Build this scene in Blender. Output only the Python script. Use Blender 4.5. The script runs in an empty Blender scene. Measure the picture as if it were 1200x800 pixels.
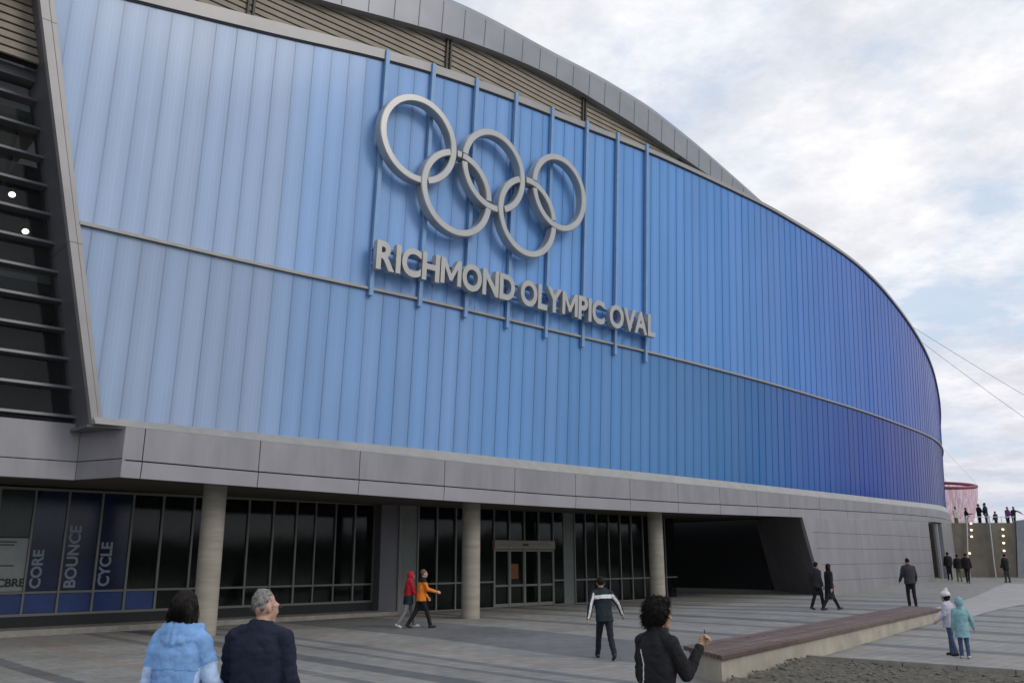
import bpy, bmesh, math, random
from math import sin, cos, pi, radians, sqrt, atan, exp
from mathutils import Vector, Matrix, noise

random.seed(7)
scene = bpy.context.scene
COL = scene.collection

# ------------------------------------------------------------------ camera
PITCH, ROLL = atan(0.255), radians(0.2)
cam_d = bpy.data.cameras.new('camera'); cam = bpy.data.objects.new('camera', cam_d); COL.objects.link(cam)
cam_d.sensor_width = 36; cam_d.lens = 30.0; cam_d.clip_end = 5000; cam_d.clip_start = 0.1
fwd = Vector((0, cos(PITCH), sin(PITCH))); up0 = Vector((0, -sin(PITCH), cos(PITCH))); rt0 = Vector((1, 0, 0))
rt = rt0*cos(ROLL) - up0*sin(ROLL); up = rt0*sin(ROLL) + up0*cos(ROLL)
cam.matrix_world = Matrix(((rt.x, up.x, -fwd.x, 0), (rt.y, up.y, -fwd.y, 0), (rt.z, up.z, -fwd.z, 2.0), (0, 0, 0, 1)))
scene.camera = cam

# ------------------------------------------------------------------ view
vs = scene.view_settings
vs.view_transform = 'Standard'; vs.look = 'None'; vs.gamma = 1; vs.use_curve_mapping = False
vs.exposure = -0.28

# ------------------------------------------------------------------ world and sun
SUN_DIR = Vector((0.80, -0.45, 0.62)).normalized()          # towards the sun
SUN_EL = math.asin(SUN_DIR.z); SUN_ROT = math.atan2(SUN_DIR.x, SUN_DIR.y)
world = bpy.data.worlds.new('World'); scene.world = world; world.use_nodes = True
nt = world.node_tree; N = nt.nodes; L = nt.links
bg = N['Background']; bg.inputs['Strength'].default_value = 0.1
sky = N.new('ShaderNodeTexSky'); sky.sky_type = 'NISHITA'; sky.sun_disc = False
sky.sun_elevation = SUN_EL; sky.sun_rotation = SUN_ROT; sky.air_density = 1.2; sky.dust_density = 1.5
def wmath(op, a, b=None, clamp=False):
    n = N.new('ShaderNodeMath'); n.operation = op; n.use_clamp = clamp
    for i, v in enumerate((a, b)):
        if v is None: continue
        if isinstance(v, (int, float)): n.inputs[i].default_value = v
        else: L.new(v, n.inputs[i])
    return n.outputs[0]
tc = N.new('ShaderNodeTexCoord'); sep = N.new('ShaderNodeSeparateXYZ'); L.new(tc.outputs['Generated'], sep.inputs[0])
den = wmath('ADD', wmath('MAXIMUM', sep.outputs[2], 0.0), 0.16)
comb = N.new('ShaderNodeCombineXYZ')
L.new(wmath('DIVIDE', sep.outputs[0], den), comb.inputs[0]); L.new(wmath('DIVIDE', sep.outputs[1], den), comb.inputs[1])
def wnoise(scale, detail, rough, off):
    mp = N.new('ShaderNodeMapping'); mp.inputs['Location'].default_value = off; L.new(comb.outputs[0], mp.inputs[0])
    n = N.new('ShaderNodeTexNoise'); n.inputs['Scale'].default_value = scale; n.inputs['Detail'].default_value = detail
    n.inputs['Roughness'].default_value = rough; L.new(mp.outputs[0], n.inputs['Vector']); return n.outputs['Fac']
def wramp(fac, stops):
    r = N.new('ShaderNodeValToRGB'); el = r.color_ramp.elements
    while len(el) < len(stops): el.new(0.5)
    for e, (p, c) in zip(el, stops): e.position = p; e.color = (*c, 1)
    L.new(fac, r.inputs[0]); return r.outputs[0]
n1 = wnoise(1.5, 10, 0.64, (3.1, 1.7, 0))
n2 = wnoise(3.4, 10, 0.66, (0.3, 5.2, 2.0))
mask = wramp(n1, [(0.40, (0.15,)*3), (0.475, (0.66,)*3), (0.55, (1,)*3)])
tone = wramp(n2, [(0.32, (8.7, 8.9, 9.6)), (0.48, (10.6, 10.65, 11.2)), (0.62, (12.6, 12.5, 12.7))])
hz = wmath('MULTIPLY', sep.outputs[2], 3.2, clamp=True)
hzr = wramp(hz, [(0.0, (0.72, 0.725, 0.78)), (0.5, (0.92, 0.92, 0.95)), (1.0, (1.0, 1.0, 1.0))])
mul = N.new('ShaderNodeMix'); mul.data_type = 'RGBA'; mul.blend_type = 'MULTIPLY'; mul.inputs[0].default_value = 1
L.new(tone, mul.inputs[6]); L.new(hzr, mul.inputs[7])
pale = N.new('ShaderNodeMix'); pale.data_type = 'RGBA'; pale.inputs[0].default_value = 0.72
L.new(sky.outputs[0], pale.inputs[6]); pale.inputs[7].default_value = (8.7, 10.4, 12.8, 1)
mixc = N.new('ShaderNodeMix'); mixc.data_type = 'RGBA'
L.new(mask, mixc.inputs[0]); L.new(pale.outputs[2], mixc.inputs[6]); L.new(mul.outputs[2], mixc.inputs[7])
L.new(mixc.outputs[2], bg.inputs['Color'])

sun_d = bpy.data.lights.new('sun', 'SUN'); sun_d.energy = 1.2; sun_d.angle = radians(22); sun_d.color = (1.0, 0.95, 0.88)
sun = bpy.data.objects.new('sun', sun_d); COL.objects.link(sun)
sun.rotation_euler = (-SUN_DIR).to_track_quat('-Z', 'Y').to_euler()

# ------------------------------------------------------------------ materials
def mat(name, col, rough=0.6, metal=0.0, var=0.0, vscale=3.0, bump=0.0, bscale=40.0, spec=0.5, col2=None, emit=None, estr=0, stretch=None, coat=0.0):
    m = bpy.data.materials.new(name); m.use_nodes = True
    n = m.node_tree.nodes; l = m.node_tree.links; p = n['Principled BSDF']
    p.inputs['Base Color'].default_value = (*col, 1); p.inputs['Roughness'].default_value = rough
    p.inputs['Metallic'].default_value = metal; p.inputs['Specular IOR Level'].default_value = spec
    if coat: p.inputs['Coat Weight'].default_value = coat; p.inputs['Coat Roughness'].default_value = 0.08
    t = n.new('ShaderNodeTexCoord'); vec = t.outputs['Object']
    if stretch:
        mp = n.new('ShaderNodeMapping'); mp.inputs['Scale'].default_value = stretch; l.new(vec, mp.inputs[0]); vec = mp.outputs[0]
    if var or col2:
        x = n.new('ShaderNodeTexNoise'); x.inputs['Scale'].default_value = vscale; x.inputs['Detail'].default_value = 6; x.inputs['Roughness'].default_value = 0.6
        l.new(vec, x.inputs['Vector'])
        r = n.new('ShaderNodeValToRGB'); l.new(x.outputs['Fac'], r.inputs[0])
        c2 = col2 or tuple(min(1, c*(1+var)) for c in col); c1 = col if col2 else tuple(c*(1-var) for c in col)
        r.color_ramp.elements[0].position = 0.32; r.color_ramp.elements[0].color = (*c1, 1)
        r.color_ramp.elements[1].position = 0.68; r.color_ramp.elements[1].color = (*c2, 1)
        l.new(r.outputs[0], p.inputs['Base Color'])
    if bump:
        x = n.new('ShaderNodeTexNoise'); x.inputs['Scale'].default_value = bscale; x.inputs['Detail'].default_value = 4
        l.new(vec, x.inputs['Vector'])
        b = n.new('ShaderNodeBump'); b.inputs['Strength'].default_value = bump; b.inputs['Distance'].default_value = 0.02
        l.new(x.outputs['Fac'], b.inputs['Height']); l.new(b.outputs[0], p.inputs['Normal'])
    if emit: p.inputs['Emission Color'].default_value = (*emit, 1); p.inputs['Emission Strength'].default_value = estr
    return m

M_PANEL = mat('aluminium_panel', (0.275, 0.27, 0.29), 0.42, 0.25, var=0.12, vscale=1.6, bump=0.03, bscale=3, stretch=(1, 1, .22))
M_PANEL_LOW = mat('aluminium_panel_lit', (0.35, 0.345, 0.37), 0.40, 0.25, var=0.08, vscale=0.8, bump=0.03, bscale=3)  # brighter tilt of the lower fascia put into a paler colour
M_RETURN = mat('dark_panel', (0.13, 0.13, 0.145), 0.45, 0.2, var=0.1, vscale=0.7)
M_SILL = mat('sill_metal', (0.33, 0.325, 0.31), 0.45, 0.2, var=0.1, vscale=2)
M_GAP = mat('joint_dark', (0.05, 0.05, 0.055), 0.8)  # plain dark grey for backings, open joints and small dark parts
M_ROOFMET = mat('roof_fascia_metal', (0.27, 0.28, 0.31), 0.40, 0.25, var=0.10, vscale=0.6)
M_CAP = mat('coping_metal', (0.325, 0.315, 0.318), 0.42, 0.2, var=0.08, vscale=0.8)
M_LOUVER = mat('tan_louver', (0.265, 0.23, 0.18), 0.6, 0.0, var=0.14, vscale=1.5)
M_LOUVGAP = mat('louver_gap', (0.02, 0.017, 0.014), 0.9)
M_LPOST = mat('louver_post', (0.07, 0.06, 0.05), 0.6)
M_RING = mat('satin_metal', (0.43, 0.43, 0.42), 0.32, 0.45, var=0.06, vscale=1.5)
M_LETTER = mat('letter_metal', (0.42, 0.415, 0.40), 0.34, 0.4, var=0.06, vscale=3)
M_LSIDE = mat('letter_side', (0.22, 0.21, 0.19), 0.5, 0.3)
M_RAIL = mat('blue_rail', (0.19, 0.34, 0.56), 0.45, 0.1, var=0.08)
M_CONC = mat('column_concrete', (0.30, 0.275, 0.23), 0.85, var=0.17, vscale=1.4, bump=0.2, bscale=8, stretch=(.5, .5, 3.5))
M_SOFFIT = mat('soffit_panel', (0.10, 0.085, 0.065), 0.7, var=0.12, vscale=1)
M_FRAME = mat('window_frame', (0.19, 0.19, 0.175), 0.45, 0.3)
M_DARK = mat('dark_interior', (0.03, 0.032, 0.034), 0.85)
M_FLOORIN = mat('interior_floor', (0.12, 0.12, 0.12), 0.6)
M_CURB = mat('curb_concrete', (0.27, 0.255, 0.225), 0.9, var=0.2, vscale=3, bump=0.2)
M_WOOD = mat('bench_wood', (0.115, 0.074, 0.058), 0.6, var=0.25, vscale=3, bump=0.2, bscale=20)
M_BENCHC = mat('bench_concrete', (0.37, 0.34, 0.28), 0.9, var=0.18, vscale=1.6, bump=0.3, bscale=25)
M_WALLC = mat('retaining_concrete', (0.15, 0.135, 0.105), 0.9, var=0.25, vscale=0.6, bump=0.2, bscale=4)
M_WALLP = mat('pale_concrete', (0.34, 0.36, 0.37), 0.85, var=0.15, vscale=0.8)
M_STEEL = mat('pale_steel', (0.55, 0.57, 0.58), 0.35, 0.5)
M_LAMP = mat('lamp_glow', (0.9, 0.85, 0.7), 0.5, emit=(1.0, 0.80, 0.50), estr=3.0)
M_CLAMP = mat('ceiling_lamp_glow', (0.9, 0.85, 0.7), 0.5, emit=(1.0, 0.85, 0.60), estr=9.0)
M_WHITE = mat('white_vinyl', (0.30, 0.33, 0.32), 0.5, var=0.08)
M_FILM = mat('blue_window_film', (0.007, 0.016, 0.06), 0.16, var=0.5, vscale=1.3)
M_FILM2 = mat('bright_blue_window_film', (0.022, 0.055, 0.20), 0.22, var=0.2, vscale=1.3)
M_FILMG = mat('green_window_film', (0.012, 0.03, 0.028), 0.2, var=0.4, vscale=1.5)
M_FTEXT = mat('banner_lettering', (0.25, 0.285, 0.34), 0.5)
M_STEXT = mat('sign_lettering', (0.02, 0.025, 0.025), 0.5)
M_ORANGEP = mat('orange_notice', (0.20, 0.075, 0.015), 0.6, var=0.15, vscale=6)
M_CABLE = mat('cable_steel', (0.30, 0.30, 0.33), 0.5, 0.5)

def glass(name, tint, through):
    m = bpy.data.materials.new(name); m.use_nodes = True
    n = m.node_tree.nodes; l = m.node_tree.links; p = n['Principled BSDF']; out = n['Material Output']
    p.inputs['Base Color'].default_value = (*tint, 1); p.inputs['Roughness'].default_value = 0.06
    p.inputs['Specular IOR Level'].default_value = 0.5
    if through > 0:
        tr = n.new('ShaderNodeBsdfTransparent'); tr.inputs[0].default_value = (0.8, 0.85, 0.85, 1)
        mx = n.new('ShaderNodeMixShader'); mx.inputs[0].default_value = 1-through
        l.new(tr.outputs[0], mx.inputs[1]); l.new(p.outputs[0], mx.inputs[2]); l.new(mx.outputs[0], out.inputs[0])
    x = n.new('ShaderNodeTexNoise'); x.inputs['Scale'].default_value = 0.5; t = n.new('ShaderNodeTexCoord'); l.new(t.outputs['Object'], x.inputs[0])
    b = n.new('ShaderNodeBump'); b.inputs['Strength'].default_value = 0.06; b.inputs['Distance'].default_value = 0.05
    l.new(x.outputs[0], b.inputs['Height']); l.new(b.outputs[0], p.inputs['Normal'])
    return m
M_GLASS = glass('dark_glass', (0.005, 0.008, 0.0075), 0.5)
M_GLASSUP = glass('upper_glass', (0.02, 0.026, 0.026), 0.6)

def panel_mat():
    m = bpy.data.materials.new('blue_polycarbonate'); m.use_nodes = True
    n = m.node_tree.nodes; l = m.node_tree.links; p = n['Principled BSDF']
    a = n.new('ShaderNodeAttribute'); a.attribute_name = 'tint'
    uv = n.new('ShaderNodeUVMap'); uv.uv_map = 'sz'
    mp = n.new('ShaderNodeMapping'); mp.inputs['Scale'].default_value = (5.0, 0.06, 1); l.new(uv.outputs[0], mp.inputs[0])
    x = n.new('ShaderNodeTexNoise'); x.inputs['Scale'].default_value = 1.6; x.inputs['Detail'].default_value = 5; x.inputs['Roughness'].default_value = 0.7
    l.new(mp.outputs[0], x.inputs['Vector'])
    mp2 = n.new('ShaderNodeMapping'); mp2.inputs['Scale'].default_value = (0.35, 0.22, 1); l.new(uv.outputs[0], mp2.inputs[0])
    y = n.new('ShaderNodeTexNoise'); y.inputs['Scale'].default_value = 1.0; y.inputs['Detail'].default_value = 3; l.new(mp2.outputs[0], y.inputs['Vector'])
    ad = n.new('ShaderNodeMath'); ad.operation = 'ADD'; l.new(x.outputs[0], ad.inputs[0]); l.new(y.outputs[0], ad.inputs[1])
    mr = n.new('ShaderNodeMapRange'); mr.inputs[1].default_value = 0.6; mr.inputs[2].default_value = 1.4; mr.inputs[3].default_value = 0.91; mr.inputs[4].default_value = 1.09
    l.new(ad.outputs[0], mr.inputs[0])
    su = n.new('ShaderNodeSeparateXYZ'); l.new(uv.outputs[0], su.inputs[0])
    def mm(op, p_, q_=None):
        k = n.new('ShaderNodeMath'); k.operation = op
        for i_, v_ in enumerate((p_, q_)):
            if v_ is None: continue
            if isinstance(v_, (int, float)): k.inputs[i_].default_value = v_
            else: l.new(v_, k.inputs[i_])
        return k.outputs[0]
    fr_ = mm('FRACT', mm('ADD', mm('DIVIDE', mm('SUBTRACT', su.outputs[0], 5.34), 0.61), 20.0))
    backlit = mm('ADD', mm('MULTIPLY', mm('SINE', mm('MULTIPLY', fr_, pi)), 0.17), 0.90)  # panel centres lightened in the colour, as if backlit from inside
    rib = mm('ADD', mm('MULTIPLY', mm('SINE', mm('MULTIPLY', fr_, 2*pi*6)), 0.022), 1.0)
    tot = mm('MULTIPLY', mm('MULTIPLY', backlit, rib), mr.outputs[0])
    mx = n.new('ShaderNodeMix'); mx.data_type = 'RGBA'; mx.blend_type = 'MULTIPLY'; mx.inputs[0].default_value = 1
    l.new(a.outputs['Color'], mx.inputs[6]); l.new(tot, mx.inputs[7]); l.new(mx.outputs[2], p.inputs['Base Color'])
    p.inputs['Roughness'].default_value = 0.45; p.inputs['Specular IOR Level'].default_value = 0.22
    p.inputs['Coat Weight'].default_value = 0.35; p.inputs['Coat Roughness'].default_value = 0.14
    b = n.new('ShaderNodeBump'); b.inputs['Strength'].default_value = 0.05; b.inputs['Distance'].default_value = 0.02
    l.new(x.outputs[0], b.inputs['Height']); l.new(b.outputs[0], p.inputs['Normal'])
    return m
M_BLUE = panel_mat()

# ------------------------------------------------------------------ object helpers
class MB:
    def __init__(s): s.v = []; s.f = []; s.m = []
    def add(s, verts, faces, mi=0):
        o = len(s.v); s.v += [tuple(v) for v in verts]; s.f += [tuple(i+o for i in f) for f in faces]; s.m += [mi]*len(faces)
    def hexa(s, p, mi=0):                                  # p: 4 bottom, 4 top
        s.add(p, [(3,2,1,0),(4,5,6,7),(0,1,5,4),(1,2,6,5),(2,3,7,6),(3,0,4,7)], mi)
    def box(s, c, d, rz=0, mi=0):
        x, y, z = d[0]/2, d[1]/2, d[2]/2; M = Matrix.Translation(c) @ Matrix.Rotation(rz, 4, 'Z')
        s.hexa([M @ Vector(q) for q in ((-x,-y,-z),(x,-y,-z),(x,y,-z),(-x,y,-z),(-x,-y,z),(x,-y,z),(x,y,z),(-x,y,z))], mi)
    def tube(s, pts, r, n=8, mi=0, cap=True):
        pts = [Vector(p) for p in pts]; rr = r if isinstance(r, (list, tuple)) else [r]*len(pts)
        rings = []; o = len(s.v)
        for i, p in enumerate(pts):
            d = (pts[min(i+1, len(pts)-1)]-pts[max(i-1, 0)]).normalized()
            a = d.cross(Vector((0, 0, 1)) if abs(d.z) < 0.95 else Vector((1, 0, 0))).normalized(); b = d.cross(a)
            for k in range(n): s.v.append(tuple(p + (a*cos(2*pi*k/n) + b*sin(2*pi*k/n))*rr[i]))
        fs = []
        for i in range(len(pts)-1):
            for k in range(n): fs.append((o+i*n+k, o+i*n+(k+1) % n, o+(i+1)*n+(k+1) % n, o+(i+1)*n+k))
        if cap: fs += [tuple(o+k for k in range(n))[::-1], tuple(o+(len(pts)-1)*n+k for k in range(n))]
        s.f += fs; s.m += [mi]*len(fs)
    def ball(s, c, r, nu=12, nv=8, mi=0):
        rx, ry, rz_ = r if isinstance(r, (tuple, list)) else (r, r, r)
        vs = [(c[0], c[1], c[2]-rz_)]
        for j in range(1, nv):
            t = -pi/2 + pi*j/nv
            for k in range(nu): vs.append((c[0]+rx*cos(t)*cos(2*pi*k/nu), c[1]+ry*cos(t)*sin(2*pi*k/nu), c[2]+rz_*sin(t)))
        vs.append((c[0], c[1], c[2]+rz_)); fs = []
        for k in range(nu): fs.append((0, 1+(k+1) % nu, 1+k)); fs.append((len(vs)-1, 1+(nv-2)*nu+k, 1+(nv-2)*nu+(k+1) % nu))
        for j in range(nv-2):
            for k in range(nu): a = 1+j*nu; fs.append((a+k, a+(k+1) % nu, a+nu+(k+1) % nu, a+nu+k))
        s.add(vs, fs, mi)
    def mesh(s, name, mats, smooth=False):
        me = bpy.data.meshes.new(name); me.from_pydata(s.v, [], s.f); me.update()
        for m in (mats if isinstance(mats, (list, tuple)) else [mats]): me.materials.append(m)
        me.polygons.foreach_set('material_index', s.m)
        bm = bmesh.new(); bm.from_mesh(me); bmesh.ops.recalc_face_normals(bm, faces=bm.faces); bm.to_mesh(me); bm.free()
        if smooth:
            me.polygons.foreach_set('use_smooth', [True]*len(me.polygons))
            try: me.set_sharp_from_angle(angle=radians(40))
            except Exception: pass
        return me
    def build(s, name, mats, parent=None, smooth=False, bevel=0):
        return link(name, s.mesh(name, mats, smooth), parent, bevel)
def link(name, me, parent=None, bevel=0):
    o = bpy.data.objects.new(name, me); COL.objects.link(o)
    if parent:
        o.parent = parent; loc = parent.matrix_world if parent.type != 'EMPTY' or not parent.parent else parent.matrix_world
        o.matrix_parent_inverse = Matrix.Identity(4)
        for v in ():
            pass
    if bevel:
        b = o.modifiers.new('bevel', 'BEVEL'); b.width = bevel; b.segments = 2; b.limit_method = 'ANGLE'
    return o
def tag(o, label=None, cat=None, group=None, kind=None):
    if label: o['label'] = label
    if cat: o['category'] = cat
    if group: o['group'] = group
    if kind: o['kind'] = kind
    return o
def thing(name, label, cat, loc=(0, 0, 0), rz=0, group=None):
    o = bpy.data.objects.new(name, None); COL.objects.link(o); o.location = loc; o.rotation_euler = (0, 0, rz); o.empty_display_size = 0.2
    return tag(o, label, cat, group)

# ------------------------------------------------------------------ facade curve (plan) and mapping
PTS = [(-25.2, 6.65), (-13.6, 17.2), (-9.97, 20.5), (-7, 23.22), (-2.71, 26.97), (1.53, 31.1), (7.2, 36.43), (15.3, 44.35), (22.9, 52.0),
       (27.9, 57.9), (31.6, 63.6), (34.8, 70.0), (37.6, 77), (40.5, 86), (43, 96), (44.6, 110), (44.6, 125)]
def catmull(P, n=40):
    out = []; Q = [2*P[0]-P[1]] + P + [2*P[-1]-P[-2]]
    for i in range(len(P)-1):
        a, b, c, d = Q[i:i+4]
        for k in range(n):
            t = k/n; out.append(0.5*((2*b)+(c-a)*t+(2*a-5*b+4*c-d)*t*t+(3*b-a-3*c+d)*t**3))
    return out + [P[-1]]
CURVE = catmull([Vector(p) for p in PTS]); ARC = [0.0]
for i in range(1, len(CURVE)): ARC.append(ARC[-1] + (CURVE[i]-CURVE[i-1]).length)
S_OFF = ARC[40]                                             # s = 0 at the second control point
import bisect
def plan(s):
    x = s + S_OFF; i = max(1, min(len(ARC)-2, bisect.bisect(ARC, x))); t = (x-ARC[i-1])/(ARC[i]-ARC[i-1])
    p = CURVE[i-1].lerp(CURVE[i], t); j0, j1 = max(0, i-3), min(len(CURVE)-1, i+3)
    d = (CURVE[j1]-CURVE[j0]).normalized(); return p, d
ZB, LEAN = 5.3, 0.06
def surf(s, z, off=0.0, lean=LEAN):
    p, d = plan(s); n = Vector((d.y, -d.x)); q = p + n*(off + lean*(z-ZB)); return Vector((q.x, q.y, z))
def table(T):
    def f(s):
        if s <= T[0][0]: a, b = T[0], T[1]
        elif s >= T[-1][0]: return T[-1][1] if len(T) < 2 else T[-1][1] + (T[-1][1]-T[-2][1])/(T[-1][0]-T[-2][0])*(s-T[-1][0])
        else:
            i = next(k for k in range(1, len(T)) if T[k][0] >= s); a, b = T[i-1], T[i]
        return a[1] + (b[1]-a[1])*(s-a[0])/(b[0]-a[0])
    return f
def smooth_table(T, w):
    f = table(T)
    return lambda s: sum(f(s+w*k/4) for k in range(-4, 5))/9
z_base = smooth_table([(-10, 5.3), (50, 5.3), (56, 5.36), (63, 5.5), (100, 5.6)], 2)
z_seam = smooth_table([(-10, 9.95), (3.8, 10.01), (12, 10.08), (18, 10.2), (26, 10.34), (35.6, 10.38), (45, 10.26), (53, 10.04), (62, 10.05), (100, 10.0)], 3)
z_top = smooth_table([(-4, 14.8), (2.4, 15.96), (4.4, 16.3), (7.7, 16.93), (12.1, 17.79), (17.7, 18.5), (25.6, 19.16), (30.5, 19.36), (36, 19.54), (41.7, 19.40), (46, 19.10), (49.75, 18.45), (54.2, 17.32), (57.8, 16.36), (60.5, 15.63), (63.3, 14.85), (66, 13.8), (80, 10.8), (120, 10.6)], 1.6)
z_ledge = smooth_table([(-10, 5.17), (5.3, 5.17), (12, 5.09), (15, 5.03), (20, 5.01), (50, 5.01), (58, 5.08), (100, 5.2)], 2)
z_mid = smooth_table([(-10, 4.36), (5.4, 4.36), (9, 4.28), (15, 4.22), (20, 4.2), (28, 4.24), (35, 4.33), (44, 4.45), (50, 4.51), (58, 4.57), (100, 4.7)], 2)
z_soff = smooth_table([(-10, 3.96), (5.4, 3.95), (9, 3.89), (12, 3.84), (15, 3.79), (22, 3.79), (28, 3.83), (38.5, 3.97), (50, 4.16), (58, 4.29), (100, 4.4)], 2)
z_rbot = smooth_table([(-14, 14.3), (-6, 16.3), (0, 17.5), (6, 18.5), (9.8, 19.08), (11.5, 19.41), (13.8, 19.85), (16.8, 20.36), (20.3, 20.72), (25.1, 20.46), (28.8, 20.08), (31, 19.88), (34.8, 19.5), (40, 18.6)], 1.5)
z_rtop = smooth_table([(-14, 16.6), (-6, 18.7), (0, 19.8), (6, 20.6), (13.9, 21.38), (16, 21.6), (17.8, 21.69), (19.7, 21.74), (22.8, 21.86), (26.3, 21.75), (30.2, 21.17), (34.9, 20.28), (36.2, 20.02), (38.4, 19.62), (40, 19.3)], 0.8)
s_left = lambda z: 4.9 - 0.2405*(z-5.3)                    # raked left edge of the blue wall

def sweep(mb, s0, s1, prof, ds=0.6, lean=LEAN, mi=0, cap=True):
    """prof(s) -> closed list of (offset, z); swept along the facade"""
    n = max(1, int(abs(s1-s0)/ds)); o = len(mb.v); k = None
    for i in range(n+1):
        s = s0+(s1-s0)*i/n; P = prof(s); k = len(P)
        for off, z in P: mb.v.append(tuple(surf(s, z, off, lean)))
    fs = []
    for i in range(n):
        for j in range(k): fs.append((o+i*k+j, o+i*k+(j+1) % k, o+(i+1)*k+(j+1) % k, o+(i+1)*k+j))
    if cap: fs += [tuple(o+j for j in range(k)), tuple(o+n*k+j for j in range(k))[::-1]]
    mb.f += fs; mb.m += [mi]*len(fs)
def fbox(mb, s0, s1, z0, z1, o0, o1, lean=0.0, mi=0):
    mb.hexa([surf(s0,z0,o1,lean), surf(s1,z0,o1,lean), surf(s1,z0,o0,lean), surf(s0,z0,o0,lean),
             surf(s0,z1,o1,lean), surf(s1,z1,o1,lean), surf(s1,z1,o0,lean), surf(s0,z1,o0,lean)], mi)

# ------------------------------------------------------------------ ground
GC = [(0, 6, .10), (-10, 8, .08), (10, 6, .05), (3.4, 14, .02), (1.9, 18.6, .0), (-8, 18, .03), (-9, 23.5, .08), (-1.3, 29.7, .10), (6.2, 36.8, .12), (-5, 32.5, .12),
      (3, 40, .10), (8.9, 17.9, .08), (11.2, 31.8, .22), (14.7, 33, .25), (-2.7, 25.7, .12), (31, 55.8, .46), (27.5, 54.5, .50), (15.5, 44.6, .22), (24, 53, .52),
      (28.6, 58.5, .72), (34, 66, .60), (20, 24, .10), (30, 40, .30), (-25, 30, .1), (-20, 20, .1), (45, 60, .5), (40, 90, .6), (-30, -10, .1), (30, 0, .05), (12, 27.5, .12)]
def g(x, y):
    a = b = 0
    for px, py, pz in GC:
        w = 1/(((x-px)**2+(y-py)**2)+4.0)**1.5; a += w*pz; b += w
    return a/b
T_DIR = Vector((0.72, 0.694)); N_DIR = Vector((-0.694, 0.72))
def plaza_mat():
    m = bpy.data.materials.new('plaza_paving'); m.use_nodes = True
    n = m.node_tree.nodes; l = m.node_tree.links; p = n['Principled BSDF']
    t = n.new('ShaderNodeTexCoord'); mp = n.new('ShaderNodeMapping'); mp.inputs['Rotation'].default_value = (0, 0, -math.atan2(0.694, 0.72))
    l.new(t.outputs['Object'], mp.inputs[0])
    sp = n.new('ShaderNodeSeparateXYZ'); l.new(mp.outputs[0], sp.inputs[0])     # X = along facade, Y = into it
    br = n.new('ShaderNodeTexBrick'); br.inputs['Scale'].default_value = 1.0; br.inputs['Brick Width'].default_value = 0.6; br.inputs['Row Height'].default_value = 0.3
    br.inputs['Mortar Size'].default_value = 0.008; br.inputs['Color1'].default_value = (0.252, 0.247, 0.233, 1); br.inputs['Color2'].default_value = (0.279, 0.273, 0.258, 1)
    br.inputs['Mortar'].default_value = (0.14, 0.138, 0.13, 1); l.new(mp.outputs[0], br.inputs['Vector'])
    def M(op, a, b=None, c=None, clamp=False):
        k = n.new('ShaderNodeMath'); k.operation = op; k.use_clamp = clamp
        for i, v in enumerate((a, b, c)):
            if v is None: continue
            if isinstance(v, (int, float)): k.inputs[i].default_value = v
            else: l.new(v, k.inputs[i])
        return k.outputs[0]
    X, Y = sp.outputs[0], sp.outputs[1]
    total = None
    for ctr, hw, st in ((5.2, 0.18, .75), (8.65, 0.16, .6), (9.85, 0.28, .8), (11.05, 0.13, .6), (11.85, 0.16, .6), (15.9, 1.7, .62), (20.3, 0.3, .7), (22.9, 0.22, .6), (25.0, 0.42, .75),
                        (27.2, 0.2, .5), (29.0, 0.35, .7), (31.2, 0.4, .7), (34.0, 0.3, .6), (37.5, 0.6, .6), (41, 0.3, .5), (2.2, 0.3, .7), (-1.5, 0.5, .7), (-5, 0.3, .6)):
        b = M('MULTIPLY', M('LESS_THAN', M('ABSOLUTE', M('SUBTRACT', X, ctr)), hw), st)
        total = b if total is None else M('MAXIMUM', total, b)
    ora = None
    for ctr, hw in ((6.9, 0.22), (12.8, 0.2), (19.2, 0.25)):
        b = M('MULTIPLY', M('LESS_THAN', M('ABSOLUTE', M('SUBTRACT', X, ctr)), hw), 0.22); ora = b if ora is None else M('MAXIMUM', ora, b)
    mx = n.new('ShaderNodeMix'); mx.data_type = 'RGBA'; l.new(total, mx.inputs[0]); l.new(br.outputs[0], mx.inputs[6]); mx.inputs[7].default_value = (0.10, 0.108, 0.118, 1)
    mo = n.new('ShaderNodeMix'); mo.data_type = 'RGBA'; l.new(ora, mo.inputs[0]); l.new(mx.outputs[2], mo.inputs[6]); mo.inputs[7].default_value = (0.30, 0.19, 0.12, 1)
    x = n.new('ShaderNodeTexNoise'); x.inputs['Scale'].default_value = 0.35; x.inputs['Detail'].default_value = 8; x.inputs['Roughness'].default_value = 0.65; l.new(t.outputs['Object'], x.inputs[0])
    mr = n.new('ShaderNodeMapRange'); mr.inputs[1].default_value = 0.3; mr.inputs[2].default_value = 0.7; mr.inputs[3].default_value = 0.80; mr.inputs[4].default_value = 1.12; l.new(x.outputs[0], mr.inputs[0])
    x2 = n.new('ShaderNodeTexNoise'); x2.inputs['Scale'].default_value = 3.0; x2.inputs['Detail'].default_value = 6; l.new(t.outputs['Object'], x2.inputs[0])
    mr2 = n.new('ShaderNodeMapRange'); mr2.inputs[1].default_value = 0.3; mr2.inputs[2].default_value = 0.7; mr2.inputs[3].default_value = 0.88; mr2.inputs[4].default_value = 1.1; l.new(x2.outputs[0], mr2.inputs[0])
    mm = M('MULTIPLY', mr.outputs[0], mr2.outputs[0])
    m2 = n.new('ShaderNodeMix'); m2.data_type = 'RGBA'; m2.blend_type = 'MULTIPLY'; m2.inputs[0].default_value = 1; l.new(mo.outputs[2], m2.inputs[6]); l.new(mm, m2.inputs[7])
    l.new(m2.outputs[2], p.inputs['Base Color']); p.inputs['Roughness'].default_value = 0.75; p.inputs['Specular IOR Level'].default_value = 0.35
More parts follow.
